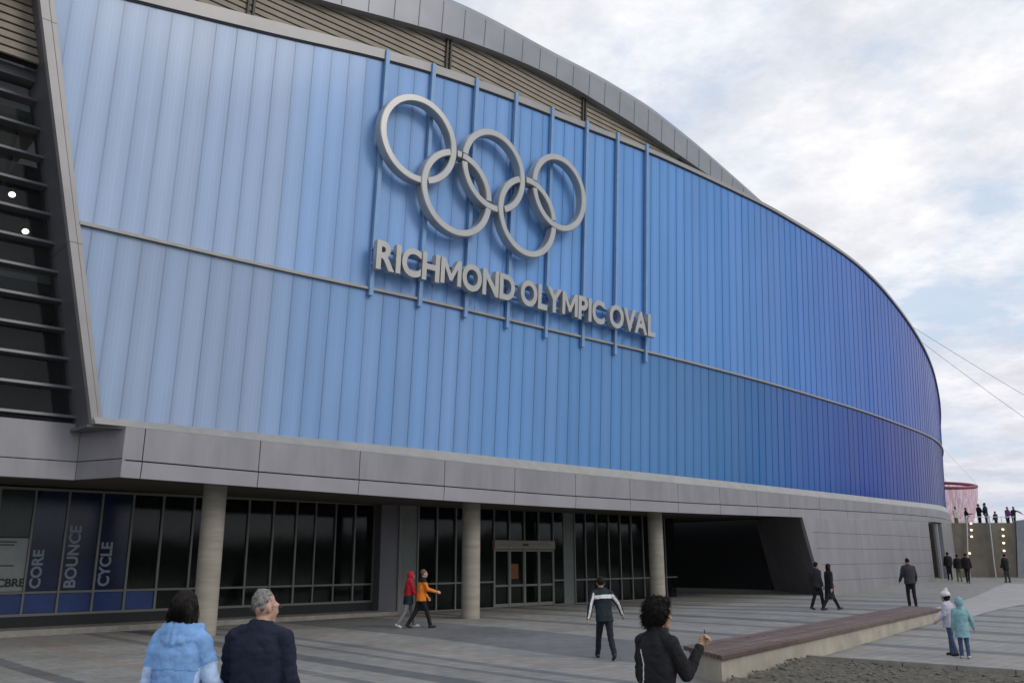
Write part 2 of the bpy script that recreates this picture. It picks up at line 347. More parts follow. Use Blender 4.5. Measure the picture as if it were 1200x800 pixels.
    rr = n.new('ShaderNodeMapRange'); rr.inputs[1].default_value = 0.35; rr.inputs[2].default_value = 0.65; rr.inputs[3].default_value = 0.55; rr.inputs[4].default_value = 0.85
    l.new(x.outputs[0], rr.inputs[0]); l.new(rr.outputs[0], p.inputs['Roughness'])
    b = n.new('ShaderNodeBump'); b.inputs['Strength'].default_value = 0.25; b.inputs['Distance'].default_value = 0.01
    l.new(br.outputs['Fac'], b.inputs['Height']); b.invert = True; l.new(b.outputs[0], p.inputs['Normal'])
    return m
xs = [-1500, -600, -250, -120, -80, -60] + [-50+1.5*i for i in range(81)] + [85, 100, 140, 300, 700, 1500]
ys = [-1500, -600, -200, -80, -40] + [-20+1.5*i for i in range(81)] + [115, 140, 200, 400, 800, 1500]
gb = MB(); gb.v = [(x, y, g(x, y)) for y in ys for x in xs]; W = len(xs)
gb.f = [(j*W+i, j*W+i+1, (j+1)*W+i+1, (j+1)*W+i) for j in range(len(ys)-1) for i in range(W-1)]; gb.m = [0]*len(gb.f)
tag(gb.build('plaza', plaza_mat(), smooth=True), kind='structure')

# pale concrete path running past the bench to the steps
pm = MB(); d = Vector((0.605, 0.796)); nrm = Vector((0.796, -0.605))
rows = []
for i in range(26):
    t_ = i*1.15; c = Vector((13.7, 28.3)) + d*t_
    rows.append([(q.x, q.y, g(q.x, q.y)+0.012) for q in (c-nrm*(1.0+0.05*i), c+nrm*(0.55+0.06*i))])
pm.v = [v for r in rows for v in r]; pm.f = [(2*i, 2*i+1, 2*i+3, 2*i+2) for i in range(25)]; pm.m = [0]*25
tag(pm.build('path', mat('path_concrete', (0.36, 0.35, 0.34), 0.85, var=0.12, vscale=1.5, bump=0.15)), kind='structure')

fd_ = MB(); fx = [-1500, -400, -150, -60, 0, 60, 150, 400, 1500]; fy = [-1500, -400, -150, -60, -14]
fd_.v = [(x, y, g(x, y)+.03) for y in fy for x in fx]; fd_.f = [(j*9+i, j*9+i+1, (j+1)*9+i+1, (j+1)*9+i) for j in range(4) for i in range(8)]; fd_.m = [0]*32
o_ = len(fd_.v); fy2 = [-14, 10, 35, 60]; fx2 = [48, 90, 200, 500, 1500]
fd_.v += [(x, y, g(x, y)+.03) for y in fy2 for x in fx2]; fd_.f += [(o_+j*5+i, o_+j*5+i+1, o_+(j+1)*5+i+1, o_+(j+1)*5+i) for j in range(3) for i in range(4)]; fd_.m += [0]*12
tag(fd_.build('unseen_field', mat('unseen_field_grass', (0.035, 0.045, 0.022), .95, var=.4, vscale=.2)), kind='structure')  # unseen dark ground, added to darken what the glass reflects
# dark wood far behind the camera (seen mirrored in the glass)
wd = MB(); nW = 300; rows_ = 7
for i in range(nW+1):
    a_ = 0.22*pi - (1.36*pi)*i/nW
    for j in range(rows_):
        f_ = j/(rows_-1); R_ = 170+26*sin(i*.21)+14*f_ - 6*noise.noise((i*.5, j*1.1, 1)); top_ = 8.5+3*noise.noise((i*.16, 0, 4))+2.2*noise.noise((i*.9, 1, 2))
        wd.v.append((R_*cos(a_), R_*sin(a_), -0.5+top_*f_+1.2*noise.noise((i*1.3, j*1.7, 7))))
wd.f = [(i*rows_+j, (i+1)*rows_+j, (i+1)*rows_+j+1, i*rows_+j+1) for i in range(nW) for j in range(rows_-1)]; wd.m = [0]*len(wd.f)
tag(wd.build('far_wood', mat('far_foliage', (0.030, 0.040, 0.022), 0.95, var=0.5, vscale=.35, bump=.8, bscale=1.5)), 'dark far-off wood across the open ground opposite the building', 'wood', kind='stuff')

# gravel and soil bed, lower right
def in_gravel(x, y):
    rel = Vector((x-3.34, y-14.48)); db = rel.dot(nrm)           # right of bench face
    k = Vector((x-5.78, y-17.72)); kd = k.dot(Vector((0.67, 0.743)))  # beyond kerb > 0
    return db, kd
gv = MB(); stp = 0.09; gx0, gy0, nx, ny = 2.0, 8.0, 150, 130
idx = {}
for j in range(ny):
    for i in range(nx):
        x, y = gx0+i*stp, gy0+j*stp; db, kd = in_gravel(x, y)
        if kd > -0.02 or db < -0.02 and y > 13.5: continue
        if y < 13.5 and x < 3.0 - (13.5-y)*0.25 + 0.12*noise.noise((y*2, 0, 0)): continue
        h = 0.05*noise.noise((x*0.9, y*0.9, 3)) + 0.03*noise.noise((x*4, y*4, 0)) + 0.022*noise.noise((x*11, y*11, 5))
        edge = 0.10*exp(-max(0, db)*2.2) if y > 13 else 0
        idx[(i, j)] = len(gv.v); gv.v.append((x, y, g(x, y)+0.03+h*0.8+edge*(0.6+noise.noise((x*1.5, y*1.5, 9)))))
for (i, j), a in idx.items():
    q = [idx.get(k) for k in ((i+1, j), (i+1, j+1), (i, j+1))]
    if None not in q: gv.f.append((a, *q)); gv.m.append(0)
rg = random.Random(4); keys = list(idx.keys())
for _ in range(2600):
    v_ = gv.v[idx[rg.choice(keys)]]; r_ = rg.choice((.010, .013, .018, .018, .026, .04)); gv.ball((v_[0]+rg.uniform(-.05, .05), v_[1]+rg.uniform(-.05, .05), v_[2]+r_*.3), (r_*rg.uniform(.8, 1.4), r_*rg.uniform(.8, 1.3), r_*rg.uniform(.5, .8)), 5, 4, 1)
tag(gv.build('gravel', [mat('gravel_soil', (0.055, 0.050, 0.036), 0.95, var=0, vscale=9, col2=(0.165, 0.152, 0.12), bump=1.0, bscale=70), mat('pebble', (0.13, 0.12, 0.10), .85, var=.4, vscale=4)], smooth=True), kind='stuff',
    label='loose grey brown gravel and soil beside the bench', cat='gravel')
# kerb
kb = MB(); a = Vector((5.74, 17.78)); kd_ = Vector((0.743, -0.67))
for i in range(14):
    p0 = a + kd_*(i*0.92); p1 = a + kd_*(i*0.92+0.905); w = Vector((0.67, 0.743))*0.16
    z0, z1 = g(*p0), g(*p1)
    kb.hexa([(p0.x, p0.y, z0-.1), (p1.x, p1.y, z1-.1), (p1.x+w.x, p1.y+w.y, z1-.1), (p0.x+w.x, p0.y+w.y, z0-.1),
             (p0.x, p0.y, z0+.11), (p1.x, p1.y, z1+.11), (p1.x+w.x, p1.y+w.y, z1+.11), (p0.x+w.x, p0.y+w.y, z0+.11)])
tag(kb.build('kerb', M_CURB, bevel=0.012), kind='structure')

# ------------------------------------------------------------------ the oval building
B = thing('arena_building', 'large curved sports hall with blue translucent wall and grey metal bands', 'building')

def clip_left(poly):
    """clip an (s,z) polygon against s >= s_left(z)"""
    out = []
    f = lambda p: p[0]-s_left(p[1])
    for i, p in enumerate(poly):
        q = poly[(i+1) % len(poly)]; a, b = f(p), f(q)
        if a >= 0: out.append(p)
        if a*b < 0:
            t = a/(a-b); out.append((p[0]+(q[0]-p[0])*t, p[1]+(q[1]-p[1])*t))
    return out
PAN = 0.61
def tint(s, lower):
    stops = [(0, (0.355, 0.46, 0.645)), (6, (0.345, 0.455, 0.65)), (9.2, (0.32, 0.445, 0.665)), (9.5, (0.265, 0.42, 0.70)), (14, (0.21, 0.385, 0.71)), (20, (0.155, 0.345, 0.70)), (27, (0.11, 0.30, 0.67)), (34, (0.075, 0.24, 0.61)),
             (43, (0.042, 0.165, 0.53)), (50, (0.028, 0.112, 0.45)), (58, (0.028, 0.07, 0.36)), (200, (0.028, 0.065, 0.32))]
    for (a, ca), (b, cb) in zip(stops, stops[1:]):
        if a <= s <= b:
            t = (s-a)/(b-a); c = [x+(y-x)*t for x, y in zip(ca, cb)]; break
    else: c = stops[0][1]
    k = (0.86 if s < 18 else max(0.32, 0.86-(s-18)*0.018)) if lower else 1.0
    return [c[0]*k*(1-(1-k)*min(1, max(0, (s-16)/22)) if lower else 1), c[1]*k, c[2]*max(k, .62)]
def blue(name, zlo, zhi, lower, seed):
    rnd = random.Random(seed); mb = MB(); tints = []; uvs = []
    k0 = -5
    for k in range(k0, 175):
        s0, s1 = 5.34-0.61*2+PAN*k, 5.34-0.61*2+PAN*(k+1)
        if lower and s1 < 3.2: continue
        nz = 6
        jit = 1+rnd.uniform(-.035, .035); e0 = rnd.uniform(-.004, .004); e1 = rnd.uniform(-.004, .004); gr = rnd.uniform(-.02, .02)
        for r in range(nz):
            def zz(s, q): a_, b_ = zlo(s)+0.05, zhi(s); return a_+(b_-a_)*q/nz
            poly = clip_left([(s0, zz(s0, r)), (s1, zz(s1, r)), (s1, zz(s1, r+1)), (s0, zz(s0, r+1))])
            if len(poly) < 3: continue
            o = len(mb.v)
            for (s, z) in poly:
                w = (s-s0)/PAN; mb.v.append(tuple(surf(s, z, e0*(1-w)+e1*w)))
            mb.f.append(tuple(range(o, o+len(poly)))); mb.m.append(0)
            c = [min(1, x*jit) for x in tint(0.5*(s0+s1), lower)]; c[0] += gr*0.6; c[1] += gr*0.3
            tints.append(c); uvs.append([(s, z) for s, z in poly])
    # vertical joints: slim battens in the same mesh
    for k in range(-3, 175):
        s = 5.34-0.61*2+PAN*k
        za, zb = zlo(s)+0.06, zhi(s)-0.02
        if s < 4.9:
            zc = 5.3+(4.9-s)/0.2405; za = max(za, zc+0.05)
            if za >= zb: continue
        n = 4
        for r in range(n):
            a_, b_ = za+(zb-za)*r/n, za+(zb-za)*(r+1)/n
            mb.hexa([surf(s-.009, a_, .012), surf(s+.009, a_, .012), surf(s+.009, a_, -.02), surf(s-.009, a_, -.02), surf(s-.009, b_, .012), surf(s+.009, b_, .012), surf(s+.009, b_, -.02), surf(s-.009, b_, -.02)])
            tints += [[x*(.98 if s < 9.3 else .92) for x in tint(s, lower)]]*6; uvs += [[(s, a_)]*4]*6
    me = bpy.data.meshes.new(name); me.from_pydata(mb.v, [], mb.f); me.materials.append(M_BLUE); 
    ca = me.color_attributes.new('tint', 'FLOAT_COLOR', 'CORNER'); uv = me.uv_layers.new(name='sz')
    for p, c, u in zip(me.polygons, tints, uvs):
        for li, q in zip(p.loop_indices, u):
            ca.data[li].color = (max(0, c[0]), max(0, c[1]), c[2], 1); uv.data[li].uv = q
    me.update(); o = link(name, me, B)
    return o
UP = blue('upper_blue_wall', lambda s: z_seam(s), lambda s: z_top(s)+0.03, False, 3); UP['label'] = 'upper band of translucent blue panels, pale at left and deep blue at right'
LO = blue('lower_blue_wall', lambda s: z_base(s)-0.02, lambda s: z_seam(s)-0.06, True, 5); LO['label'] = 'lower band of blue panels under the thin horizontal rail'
# dark backing so that the wall is a closed body
z_bk = lambda s: min(z_top(s)-.05, max(z_base(s), 5.3+(4.95-s)/0.2405 if s < 4.95 else 0))
bk = MB(); sweep(bk, 2.35, 96, lambda s: [(-.16, z_bk(s)), (-.16, z_top(s)), (-.4, z_top(s)), (-.4, z_bk(s))], 0.4); bk.build('wall_backing', M_GAP, B)
# seam rail
sr = MB(); sweep(sr, s_left(10.0)+.02, 97, lambda s: [(.10, z_seam(s)-.05), (.10, z_seam(s)+.03), (.05, z_seam(s)+.05), (-.1, z_seam(s)+.05), (-.1, z_seam(s)-.05)], 0.7)
sr.build('seam_rail', M_SILL, B)
# sill between blue wall and fascia
sl = MB(); sweep(sl, 4.7, 97, lambda s: [(.05, z_base(s)+.06), (.09, z_base(s)+.055), (.30, z_ledge(s)+.03), (.30, z_ledge(s)), (-.2, z_ledge(s)), (-.2, z_base(s)+.06)], 0.7, lean=0)
sl.build('sill', M_SILL, B)
# coping on top
cop_h = table([(0, .44), (8, .42), (12, .34), (25, .22), (35, .18), (50, .17), (100, .17)])
cp = MB(); sweep(cp, 0.9, 97, lambda s: [(.09, z_top(s)+.02), (.09, z_top(s)+cop_h(s)), (-.45, z_top(s)+cop_h(s)+.03), (-.45, z_top(s)+.02)], 0.6)
cp.build('coping', M_CAP, B)
dl = MB(); sweep(dl, 2.2, 97, lambda s: [(.05, z_top(s)-.025), (.05, z_top(s)+.018), (-.2, z_top(s)+.018), (-.2, z_top(s)-.025)], 0.8); dl.build('drip_edge', M_GAP, B)

# fascia: upper and lower panels with open joints over a dark backing
fb = MB(); sweep(fb, 5.36, 97, lambda s: [(.16, z_soff(s)+.03), (.16, z_ledge(s)-.01), (-.3, z_ledge(s)-.01), (-.3, z_soff(s)+.03)], 0.8, lean=0); fb.build('fascia_backing', M_GAP, B)
joints = [5.40, 5.88] + [8.94+3.1*k for k in range(30)]
fu = MB(); fl = MB()
for a_, b_ in zip(joints, joints[1:]):
    sweep(fu, a_+.012, b_-.012, lambda s: [(.28, z_mid(s)+.025), (.30, z_ledge(s)-.004), (.165, z_ledge(s)-.004), (.165, z_mid(s)+.025)], 0.7, lean=0)
    sweep(fl, a_+.012, b_-.012, lambda s: [(.26, z_soff(s)), (.30, z_mid(s)-.012), (.165, z_mid(s)-.012), (.165, z_soff(s))], 0.7, lean=0)
fu.build('upper_fascia', M_PANEL, B); fl.build('lower_fascia', M_PANEL_LOW, B)
# soffit
so = MB(); sweep(so, -12, 42, lambda s: [(.16 if s > 5.3 else -1.3, z_soff(s)+.12), (.16 if s > 5.3 else -1.3, z_soff(s)+.2), (-16, 4.2), (-16, 4.1)], 0.8, lean=0); so.build('soffit', M_SOFFIT, B)

# left raked fin (front bright strip with groove, dark return)
fn = MB(); rt_ = MB(); gr_ = MB()
def raked(mb, w0, w1, o0, o1, z0, z1, n=14):
    k = len(mb.v)
    for i in range(n):
        for (za, zb) in ((z0+(z1-z0)*i/n, z0+(z1-z0)*(i+1)/n),):
            gap = 0.012 if i in (4, 9) else 0
            P = [surf(s_left(za+gap)+w0*(1+.035*(za-5.3)), za+gap, o1), surf(s_left(za+gap)+w1*(1+.035*(za-5.3)), za+gap, o1), surf(s_left(za+gap)+w1*(1+.035*(za-5.3)), za+gap, o0), surf(s_left(za+gap)+w0*(1+.035*(za-5.3)), za+gap, o0),
                 surf(s_left(zb)+w0*(1+.035*(zb-5.3)), zb, o1), surf(s_left(zb)+w1*(1+.035*(zb-5.3)), zb, o1), surf(s_left(zb)+w1*(1+.035*(zb-5.3)), zb, o0), surf(s_left(zb)+w0*(1+.035*(zb-5.3)), zb, o0)]
            mb.hexa(P)
raked(fn, -.235, -.082, -.12, .10, 5.18, 20.2); raked(fn, -.068, .02, -.12, .08, 5.18, 20.2)
raked(rt_, -.229, -.03, -1.75, -.125, 5.18, 20.2)
raked(gr_, -.082, -.068, -.12, .05, 5.18, 20.2)
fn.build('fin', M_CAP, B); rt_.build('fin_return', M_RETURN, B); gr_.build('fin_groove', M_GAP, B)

# roof fascia, roof sheet, eave soffit
rf = MB(); sweep(rf, -14, 39.4, lambda s: [(-.30, z_rbot(s)), (-.26, z_rtop(s)-.22), (-.30, z_rtop(s)-.06), (-.45, z_rtop(s)), (-.8, z_rtop(s)+.02), (-.8, z_rbot(s))], 0.5)
s = -12
while s < 36:
    a_, b_ = z_rbot(s)+.03, z_rtop(s)-.25
    if b_ > a_+.1: rf.hexa([surf(s-.012, a_, -.285), surf(s+.012, a_, -.285), surf(s+.012, a_, -.4), surf(s-.012, a_, -.4), surf(s-.012, b_, -.25), surf(s+.012, b_, -.25), surf(s+.012, b_, -.4), surf(s-.012, b_, -.4)], 1)
    s += 0.98
rf.build('roof_fascia', [M_ROOFMET, mat('roof_seam', (0.175, 0.18, 0.20), .6)], B)
rs = MB(); sweep(rs, -14, 39.4, lambda s: [(-.8, z_rtop(s)-.02), (-30, z_rtop(s)+1.2), (-30, z_rtop(s)+1.0), (-.8, z_rtop(s)-.3)], 1.0); rs.build('roof', M_ROOFMET, B)
es = MB(); sweep(es, -14, 39.4, lambda s: [(-.4, z_rbot(s)+.03), (-.4, z_rbot(s)+.1), (-.9, z_rbot(s)+.1), (-.9, z_rbot(s)+.03)], 0.8); es.build('eave_soffit', M_LOUVGAP, B)
# louvres
lv = MB(); z = 13.4; pitch = 0.205
def s_range(zc):
    """stretch of s over which a slat at height zc shows between coping and eave"""
    ss = [x*0.5 for x in range(-24, 77) if z_top(x*0.5)-0.1 < zc < z_rbot(x*0.5)+0.5]
    return (min(ss), max(ss)) if ss else None
k = 0
while z < 20.7:
    r = s_range(z)
    if z > 14.0:
        a_ = max(-12, (r[0] if r else -12)); b_ = max(r[1], 3.2) if r else 3.2
        sweep(lv, a_, max(b_, a_+1), lambda s: [(-.66, z), (-.585, z+.005), (-.60, z+pitch*.80), (-.66, z+pitch*.80)], 1.0)
    z += pitch
lv.build('louvre', M_LOUVER, B)
lb = MB(); sweep(lb, -13, 38, lambda s: [(-.75, 14.0), (-.75, z_rbot(s)+.2), (-.9, z_rbot(s)+.2), (-.9, 14.0)], 1.0); lb.build('louvre_backing', M_LOUVGAP, B)
for sp in (0.4, 7.7, 15.0, 22.3, 29.0):
    lp = MB()
    for dx in (-.085, .085):
        a_, b_ = z_top(sp)-.3, z_rbot(sp)+.15
        lp.hexa([surf(sp+dx-.03, a_, -.50), surf(sp+dx+.035, a_, -.50), surf(sp+dx+.035, a_, -.62), surf(sp+dx-.03, a_, -.62), surf(sp+dx-.03, b_, -.50), surf(sp+dx+.035, b_, -.50), surf(sp+dx+.035, b_, -.62), surf(sp+dx-.03, b_, -.62)])
    lp.build('louvre_post', M_LPOST, B)

# left glazed bay with sunshades
gl = MB()
sg = lambda z: s_left(z)-.02
def gq(mb, s0, s1, z0, z1, off, mi=0):                     # quad that follows the raked edge when s1 is None
    P = [(s0, z0), (s1 if s1 is not None else sg(z0), z0), (s1 if s1 is not None else sg(z1), z1), (s0, z1)]
    mb.add([surf(a_, b_, off) for a_, b_ in P], [(0, 1, 2, 3)], mi)
for i in range(16):
    za, zb = 5.4+(13.9-5.4)*i/16, 5.4+(13.9-5.4)*(i+1)/16; gq(gl, -10, None, za, zb, -1.5)
GLP = gl.build('upper_window', M_GLASSUP, B)
for k in range(12):
    ff = MB(); zc = 5.45+0.712*k
    ff.hexa([surf(-10, zc, -1.10), surf(sg(zc)+.0, zc, -1.10), surf(sg(zc)-.02, zc, -1.49), surf(-10, zc, -1.49), surf(-10, zc+.07, -1.12), surf(sg(zc), zc+.07, -1.12), surf(sg(zc)-.02, zc+.07, -1.49), surf(-10, zc+.07, -1.49)])
    ff.build('sunshade', M_RETURN, GLP)
mu = MB()
for i in range(1):
    P = [(sg(5.4)-.10, 5.4), (sg(5.4)-.03, 5.4), (sg(13.9)-.03, 13.9), (sg(13.9)-.10, 13.9)]
    mu.hexa([surf(*P[0], -1.40), surf(*P[1], -1.40), surf(*P[1], -1.5), surf(*P[0], -1.5), surf(*P[3], -1.40), surf(*P[2], -1.40), surf(*P[2], -1.5), surf(*P[3], -1.5)])
for sm in (0.2, -2.4, -5):
    mu.hexa([surf(sm-.04, 5.4, -1.44), surf(sm+.04, 5.4, -1.44), surf(sm+.04, 5.4, -1.56), surf(sm-.04, 5.4, -1.56), surf(sm-.04, 13.9, -1.44), surf(sm+.04, 13.9, -1.44), surf(sm+.04, 13.9, -1.56), surf(sm-.04, 13.9, -1.56)])
mu.build('mullion', M_RETURN, GLP)
bmh = MB(); sweep(bmh, -10, 2.75, lambda s: [(-1.05, 13.75), (-1.05, 14.02), (-1.55, 14.02), (-1.55, 13.75)], 1.0); bmh.build('header_beam', M_RETURN, B)
# its interior: floors, back wall and a sloping column
ib = MB(); fbox(ib, 4.95, 5.15, 5.0, 14.0, -6.7, -1.55, 0); sweep(ib, -10, 5.1, lambda s: [(-6.5, 5.3), (-6.5, 14), (-6.7, 14), (-6.7, 5.3)], 1.5, lean=0)
sweep(ib, -10, 4.93, lambda s: [(-1.7, 5.0), (-1.7, 5.35), (-6.7, 5.35), (-6.7, 5.0)], 1.5, lean=0)
ib.build('interior_wall', mat('interior_wall', (0.10, 0.10, 0.10), 0.8), B)
ic = MB(); sweep(ic, -10, 4.9, lambda s: [(-2.0, 9.0), (-2.0, 9.3), (-6.6, 9.3), (-6.6, 9.0)], 1.5, lean=0)
sweep(ic, -10, 3.2, lambda s: [(-1.8, 13.3), (-1.8, 13.5), (-6.6, 13.5), (-6.6, 13.3)], 1.5, lean=0); ic.build('interior_ceiling', mat('interior_ceiling', (0.30, 0.31, 0.30), 0.8), B)
icol = MB(); icol.tube([surf(2.45, 12.9, -1.75), surf(2.30, 9.2, -1.75)], 0.055, 8); icol.build('interior_column', M_GAP, B)

# left fascia band and its splayed return
lf = MB(); corner_in = surf(4.82, 4, -1.2, 0); corner_out = surf(5.40, 4, .29, 0)
sweep(lf, -12, 4.81, lambda s: [(-1.2, 4.40), (-1.2, 5.32), (-1.5, 5.38), (-1.5, 4.40)], 1.0, lean=0)
sweep(lf, -12, 4.81, lambda s: [(-1.2, 3.94), (-1.2, 4.375), (-1.5, 4.375), (-1.5, 3.94)], 1.0, lean=0)
lf.build('side_fascia', M_PANEL, B)
re = MB()
def wallseg(mb, p, q, z0, z1, th, mi=0):
    p, q = Vector((p[0], p[1])), Vector((q[0], q[1])); d_ = (q-p).normalized(); n_ = Vector((-d_.y, d_.x))*th
    mb.hexa([(p.x, p.y, z0), (q.x, q.y, z0), (q.x+n_.x, q.y+n_.y, z0), (p.x+n_.x, p.y+n_.y, z0), (p.x, p.y, z1), (q.x, q.y, z1), (q.x+n_.x, q.y+n_.y, z1), (p.x+n_.x, p.y+n_.y, z1)], mi)
wallseg(re, corner_in, corner_out, 3.945, 4.375, .1); wallseg(re, corner_in, corner_out, 4.40, 5.16, .1)
re.build('fascia_return', M_PANEL, B)
rbk = MB(); pq = (corner_out-corner_in).normalized(); nn_ = Vector((-pq.y, pq.x, 0))*.06
wallseg(rbk, corner_in+nn_-pq*.25, corner_out+nn_-pq*.02, 3.99, 5.15, .3); fbox(rbk, 4.2, 5.2, 3.99, 5.25, -1.55, -1.23)
rbk.build('return_backing', M_GAP, B)
rtop = MB(); a_, b_, c_, d_ = surf(4.6, 5.17, -1.6, 0), surf(4.82, 5.17, -1.2, 0), surf(5.40, 5.17, .28, 0), surf(6.2, 5.17, -.2, 0)
rtop.hexa([p_-Vector((0, 0, .16)) for p_ in (a_, b_, c_, d_)]+[a_, b_, c_, d_]); P4 = [surf(4.55, 5.165, -1.6, 0), surf(4.60, 5.165, .02, 0), surf(5.38, 5.165, .27, 0), surf(6.0, 5.165, -.2, 0)]
rtop.hexa([p_-Vector((0, 0, .06)) for p_ in P4]+P4); rtop.build('ledge', M_RETURN, B)

# columns
for s_c in (8.4, 17.56, 27.8):
    p = surf(s_c, 0, -1.15, 0); z0 = g(p.x, p.y)-.05; cb = MB()
    cb.tube([(p.x, p.y, z0+(4.05-z0)*i/10) for i in range(11)], 0.31, 40); c_o = cb.build('column', M_CONC, B, smooth=True)
    c_o['label'] = {8.4: 'round concrete column nearest the window banners', 17.56: 'round concrete column left of the entrance doors', 27.8: 'round concrete column beside the dark opening'}[s_c]

# ground floor glazing
GO = -5.5
def pane(name, s0, s1, z0, z1, m=M_GLASS, off=GO, parent=B):
    e = [random.uniform(-.010, .010) for _ in range(2)]; f = random.uniform(-.012, .012)
    mb = MB(); mb.hexa([surf(s0,z0,off+e[0],0), surf(s1,z0,off+e[1],0), surf(s1,z0,off-.03,0), surf(s0,z0,off-.03,0), surf(s0,z1,off+e[0]+f,0), surf(s1,z1,off+e[1]+f,0), surf(s1,z1,off-.03,0), surf(s0,z1,off-.03,0)])
    return mb.build(name, m, parent)
Z0, ZT, ZC = 0.55, 1.15, 4.0
mull = [-6.9, -6.0, -5.0, -4.1, -3.1, -2.2, -1.3, -.4, .5, 1.4, 2.3, 3.2, 4.12, 5.03, 5.95, 6.88, 7.74, 8.6, 9.5, 10.4, 11.3, 12.2, 13.1, 13.9, 14.8, 15.7, 16.6]
for i, (a_, b_) in enumerate(zip(mull, mull[1:])):
    if a_ < 2: continue
    w = pane('window', a_+.03, b_-.03, ZT+.03, ZC-.03); pane('lower_pane', a_+.03, b_-.03, Z0+.04, ZT-.03, parent=w)
pane('window', -7, 2.3, Z0, ZC)
fr = MB()
for a_ in mull: fbox(fr, a_-.03, a_+.03, Z0, ZC, GO-.04, GO+.07)
sweep(fr, -7, 16.6, lambda s: [(GO+.06, ZT-.03), (GO+.06, ZT+.03), (GO-.04, ZT+.03), (GO-.04, ZT-.03)], 1, lean=0)
sweep(fr, -7, 16.6, lambda s: [(GO+.065, Z0-.03), (GO+.065, Z0+.04), (GO-.04, Z0+.04), (GO-.04, Z0-.03)], 1, lean=0)
sweep(fr, -7, 16.6, lambda s: [(GO+.065, ZC-.05), (GO+.065, ZC+.02), (GO-.04, ZC+.02), (GO-.04, ZC-.05)], 1, lean=0)
fr.build('window_frame', M_FRAME, B)
cu = MB(); sweep(cu, -7, 16.6, lambda s: [(GO+.10, -.1), (GO+.10, Z0-.032), (GO-.2, Z0-.032), (GO-.2, -.1)], 1, lean=0); cu.build('base_wall', M_DARK, B)
st_ = MB(); sweep(st_, -7, 17.0, lambda s: [(GO+1.3, -.1), (GO+1.3, .24), (GO+.101, .24), (GO+.101, -.1)], 1, lean=0); st_.build('plinth', M_CURB, B)
# entrance part
EO = GO+.5
ent = [17.62, 18.3, 19.2, 20.1, 21.0, 22.05, 22.9, 23.75, 24.6, 25.5, 26.2, 26.9, 27.65, 28.45, 29.3, 30.15, 31.0, 31.9, 32.8, 33.7, 34.6]
ef = MB()
for i, (a_, b_) in enumerate(zip(ent, ent[1:])):
    door = 22.0 <= a_ < 25.4
    zt = 1.12
    if i == 0 or abs(a_-26.2) < .01: 
        jm = MB(); fbox(jm, a_, b_, 0, 4.0, EO-.2, EO+.02); jm.build('panel_pier', mat('pale_green_panel', (0.16, 0.18, 0.165), 0.5, var=.1), B); continue
    if door:
        d_ = pane('door', a_+.04, b_-.04, .16, 2.38, M_GLASS, EO)
        dr = MB(); fbox(dr, a_+.04, b_-.04, .92, 1.0, EO-.03, EO+.05); fbox(dr, a_+.04, b_-.04, .13, .26, EO-.03, EO+.05); fbox(dr, a_+.04, b_-.04, 2.32, 2.4, EO-.03, EO+.05)
        fbox(dr, a_+.005, a_+.07, .13, 2.4, EO-.04, EO+.06); fbox(dr, b_-.07, b_-.005, .13, 2.4, EO-.04, EO+.06)
        dr.build('door_frame', M_FRAME, d_)
        pane('window', a_+.03, b_-.03, 2.78, 3.98, M_GLASS, EO)
    else:
        w = pane('window', a_+.03, b_-.03, zt+.03, 3.98, M_GLASS, EO); pane('lower_pane', a_+.03, b_-.03, .16, zt-.03, M_GLASS, EO, w)
    fbox(ef, a_-.03, a_+.03, .1, 4.0, EO-.05, EO+.07)
for z0, z1 in ((zt-.03, zt+.03), (.04, .15)):
    for sa, sb in ((18.3, 22.05), (25.5, 26.2), (26.9, 34.6)): sweep(ef, sa, sb, lambda s: [(EO+.065, z0), (EO+.065, z1), (EO-.045, z1), (EO-.045, z0)], 1, lean=0)
ef.build('window_frame', M_FRAME, B)
dh = MB(); sweep(dh, 22.0, 25.5, lambda s: [(EO+.16, 2.42), (EO+.16, 2.76), (EO-.1, 2.76), (EO-.1, 2.42)], 1, lean=0); dh.build('door_header', M_CONC, B)
dsn = MB(); fbox(dsn, 23.55, 23.85, 2.55, 2.63, EO+.16, EO+.2); dsn.build('door_sensor', M_GAP, B)
jw = MB(); fbox(jw, 16.6, 17.62, -.1, 4.0, EO-.8, EO-.02); jw.build('vestibule_wall', M_RETURN, B)
jl = MB(); fbox(jl, 17.42, 17.6, -.1, 4.0, EO-.019, EO+.04); jl.build('jamb', mat('jamb_grey', (0.20, 0.20, 0.185), .6), B)
nt_ = MB(); fbox(nt_, 23.0, 23.42, 1.22, 1.82, EO+.004, EO+.012); tag(nt_.build('notice', M_ORANGEP), 'small orange notice stuck on the glass entrance door', 'notice')
# back block behind the glazing
bb_ = MB(); sweep(bb_, -7, 34.0, lambda s: [(GO-4.6, -.1), (GO-4.6, 4.3), (GO-4.9, 4.3), (GO-4.9, -.1)], 1.2, lean=0); bb_.build('inner_wall', mat('lobby_wall', (0.22, 0.25, 0.22), .8, var=.5, vscale=.5), B)
lf_ = MB(); sweep(lf_, -7, 34.0, lambda s: [(GO-.05, .02), (GO-.05, .10), (GO-4.6, .10), (GO-4.6, .02)], 1.2, lean=0); lf_.build('lobby_floor', M_FLOORIN, B)
for k_, s_i in enumerate((2.0, 9.0, 13.6, 19.8, 24.0, 29.5)):
    lp_ = MB(); p_ = surf(s_i, 0, GO-2.6, 0); lp_.tube([(p_.x, p_.y, 0), (p_.x, p_.y, 4.2)], .28, 16); lp_.build('lobby_column', M_CURB, B, smooth=True)
ls_ = MB()
for s_i, w_i, h_i in ((10.5, 1.6, 1.1), (15.0, 1.0, 2.1), (20.6, .7, 1.0), (23.4, 2.0, 1.15), (28, 1.2, 1.9), (31.5, 1.8, 1.0)): fbox(ls_, s_i, s_i+w_i, .1, h_i, GO-3.4, GO-2.9)
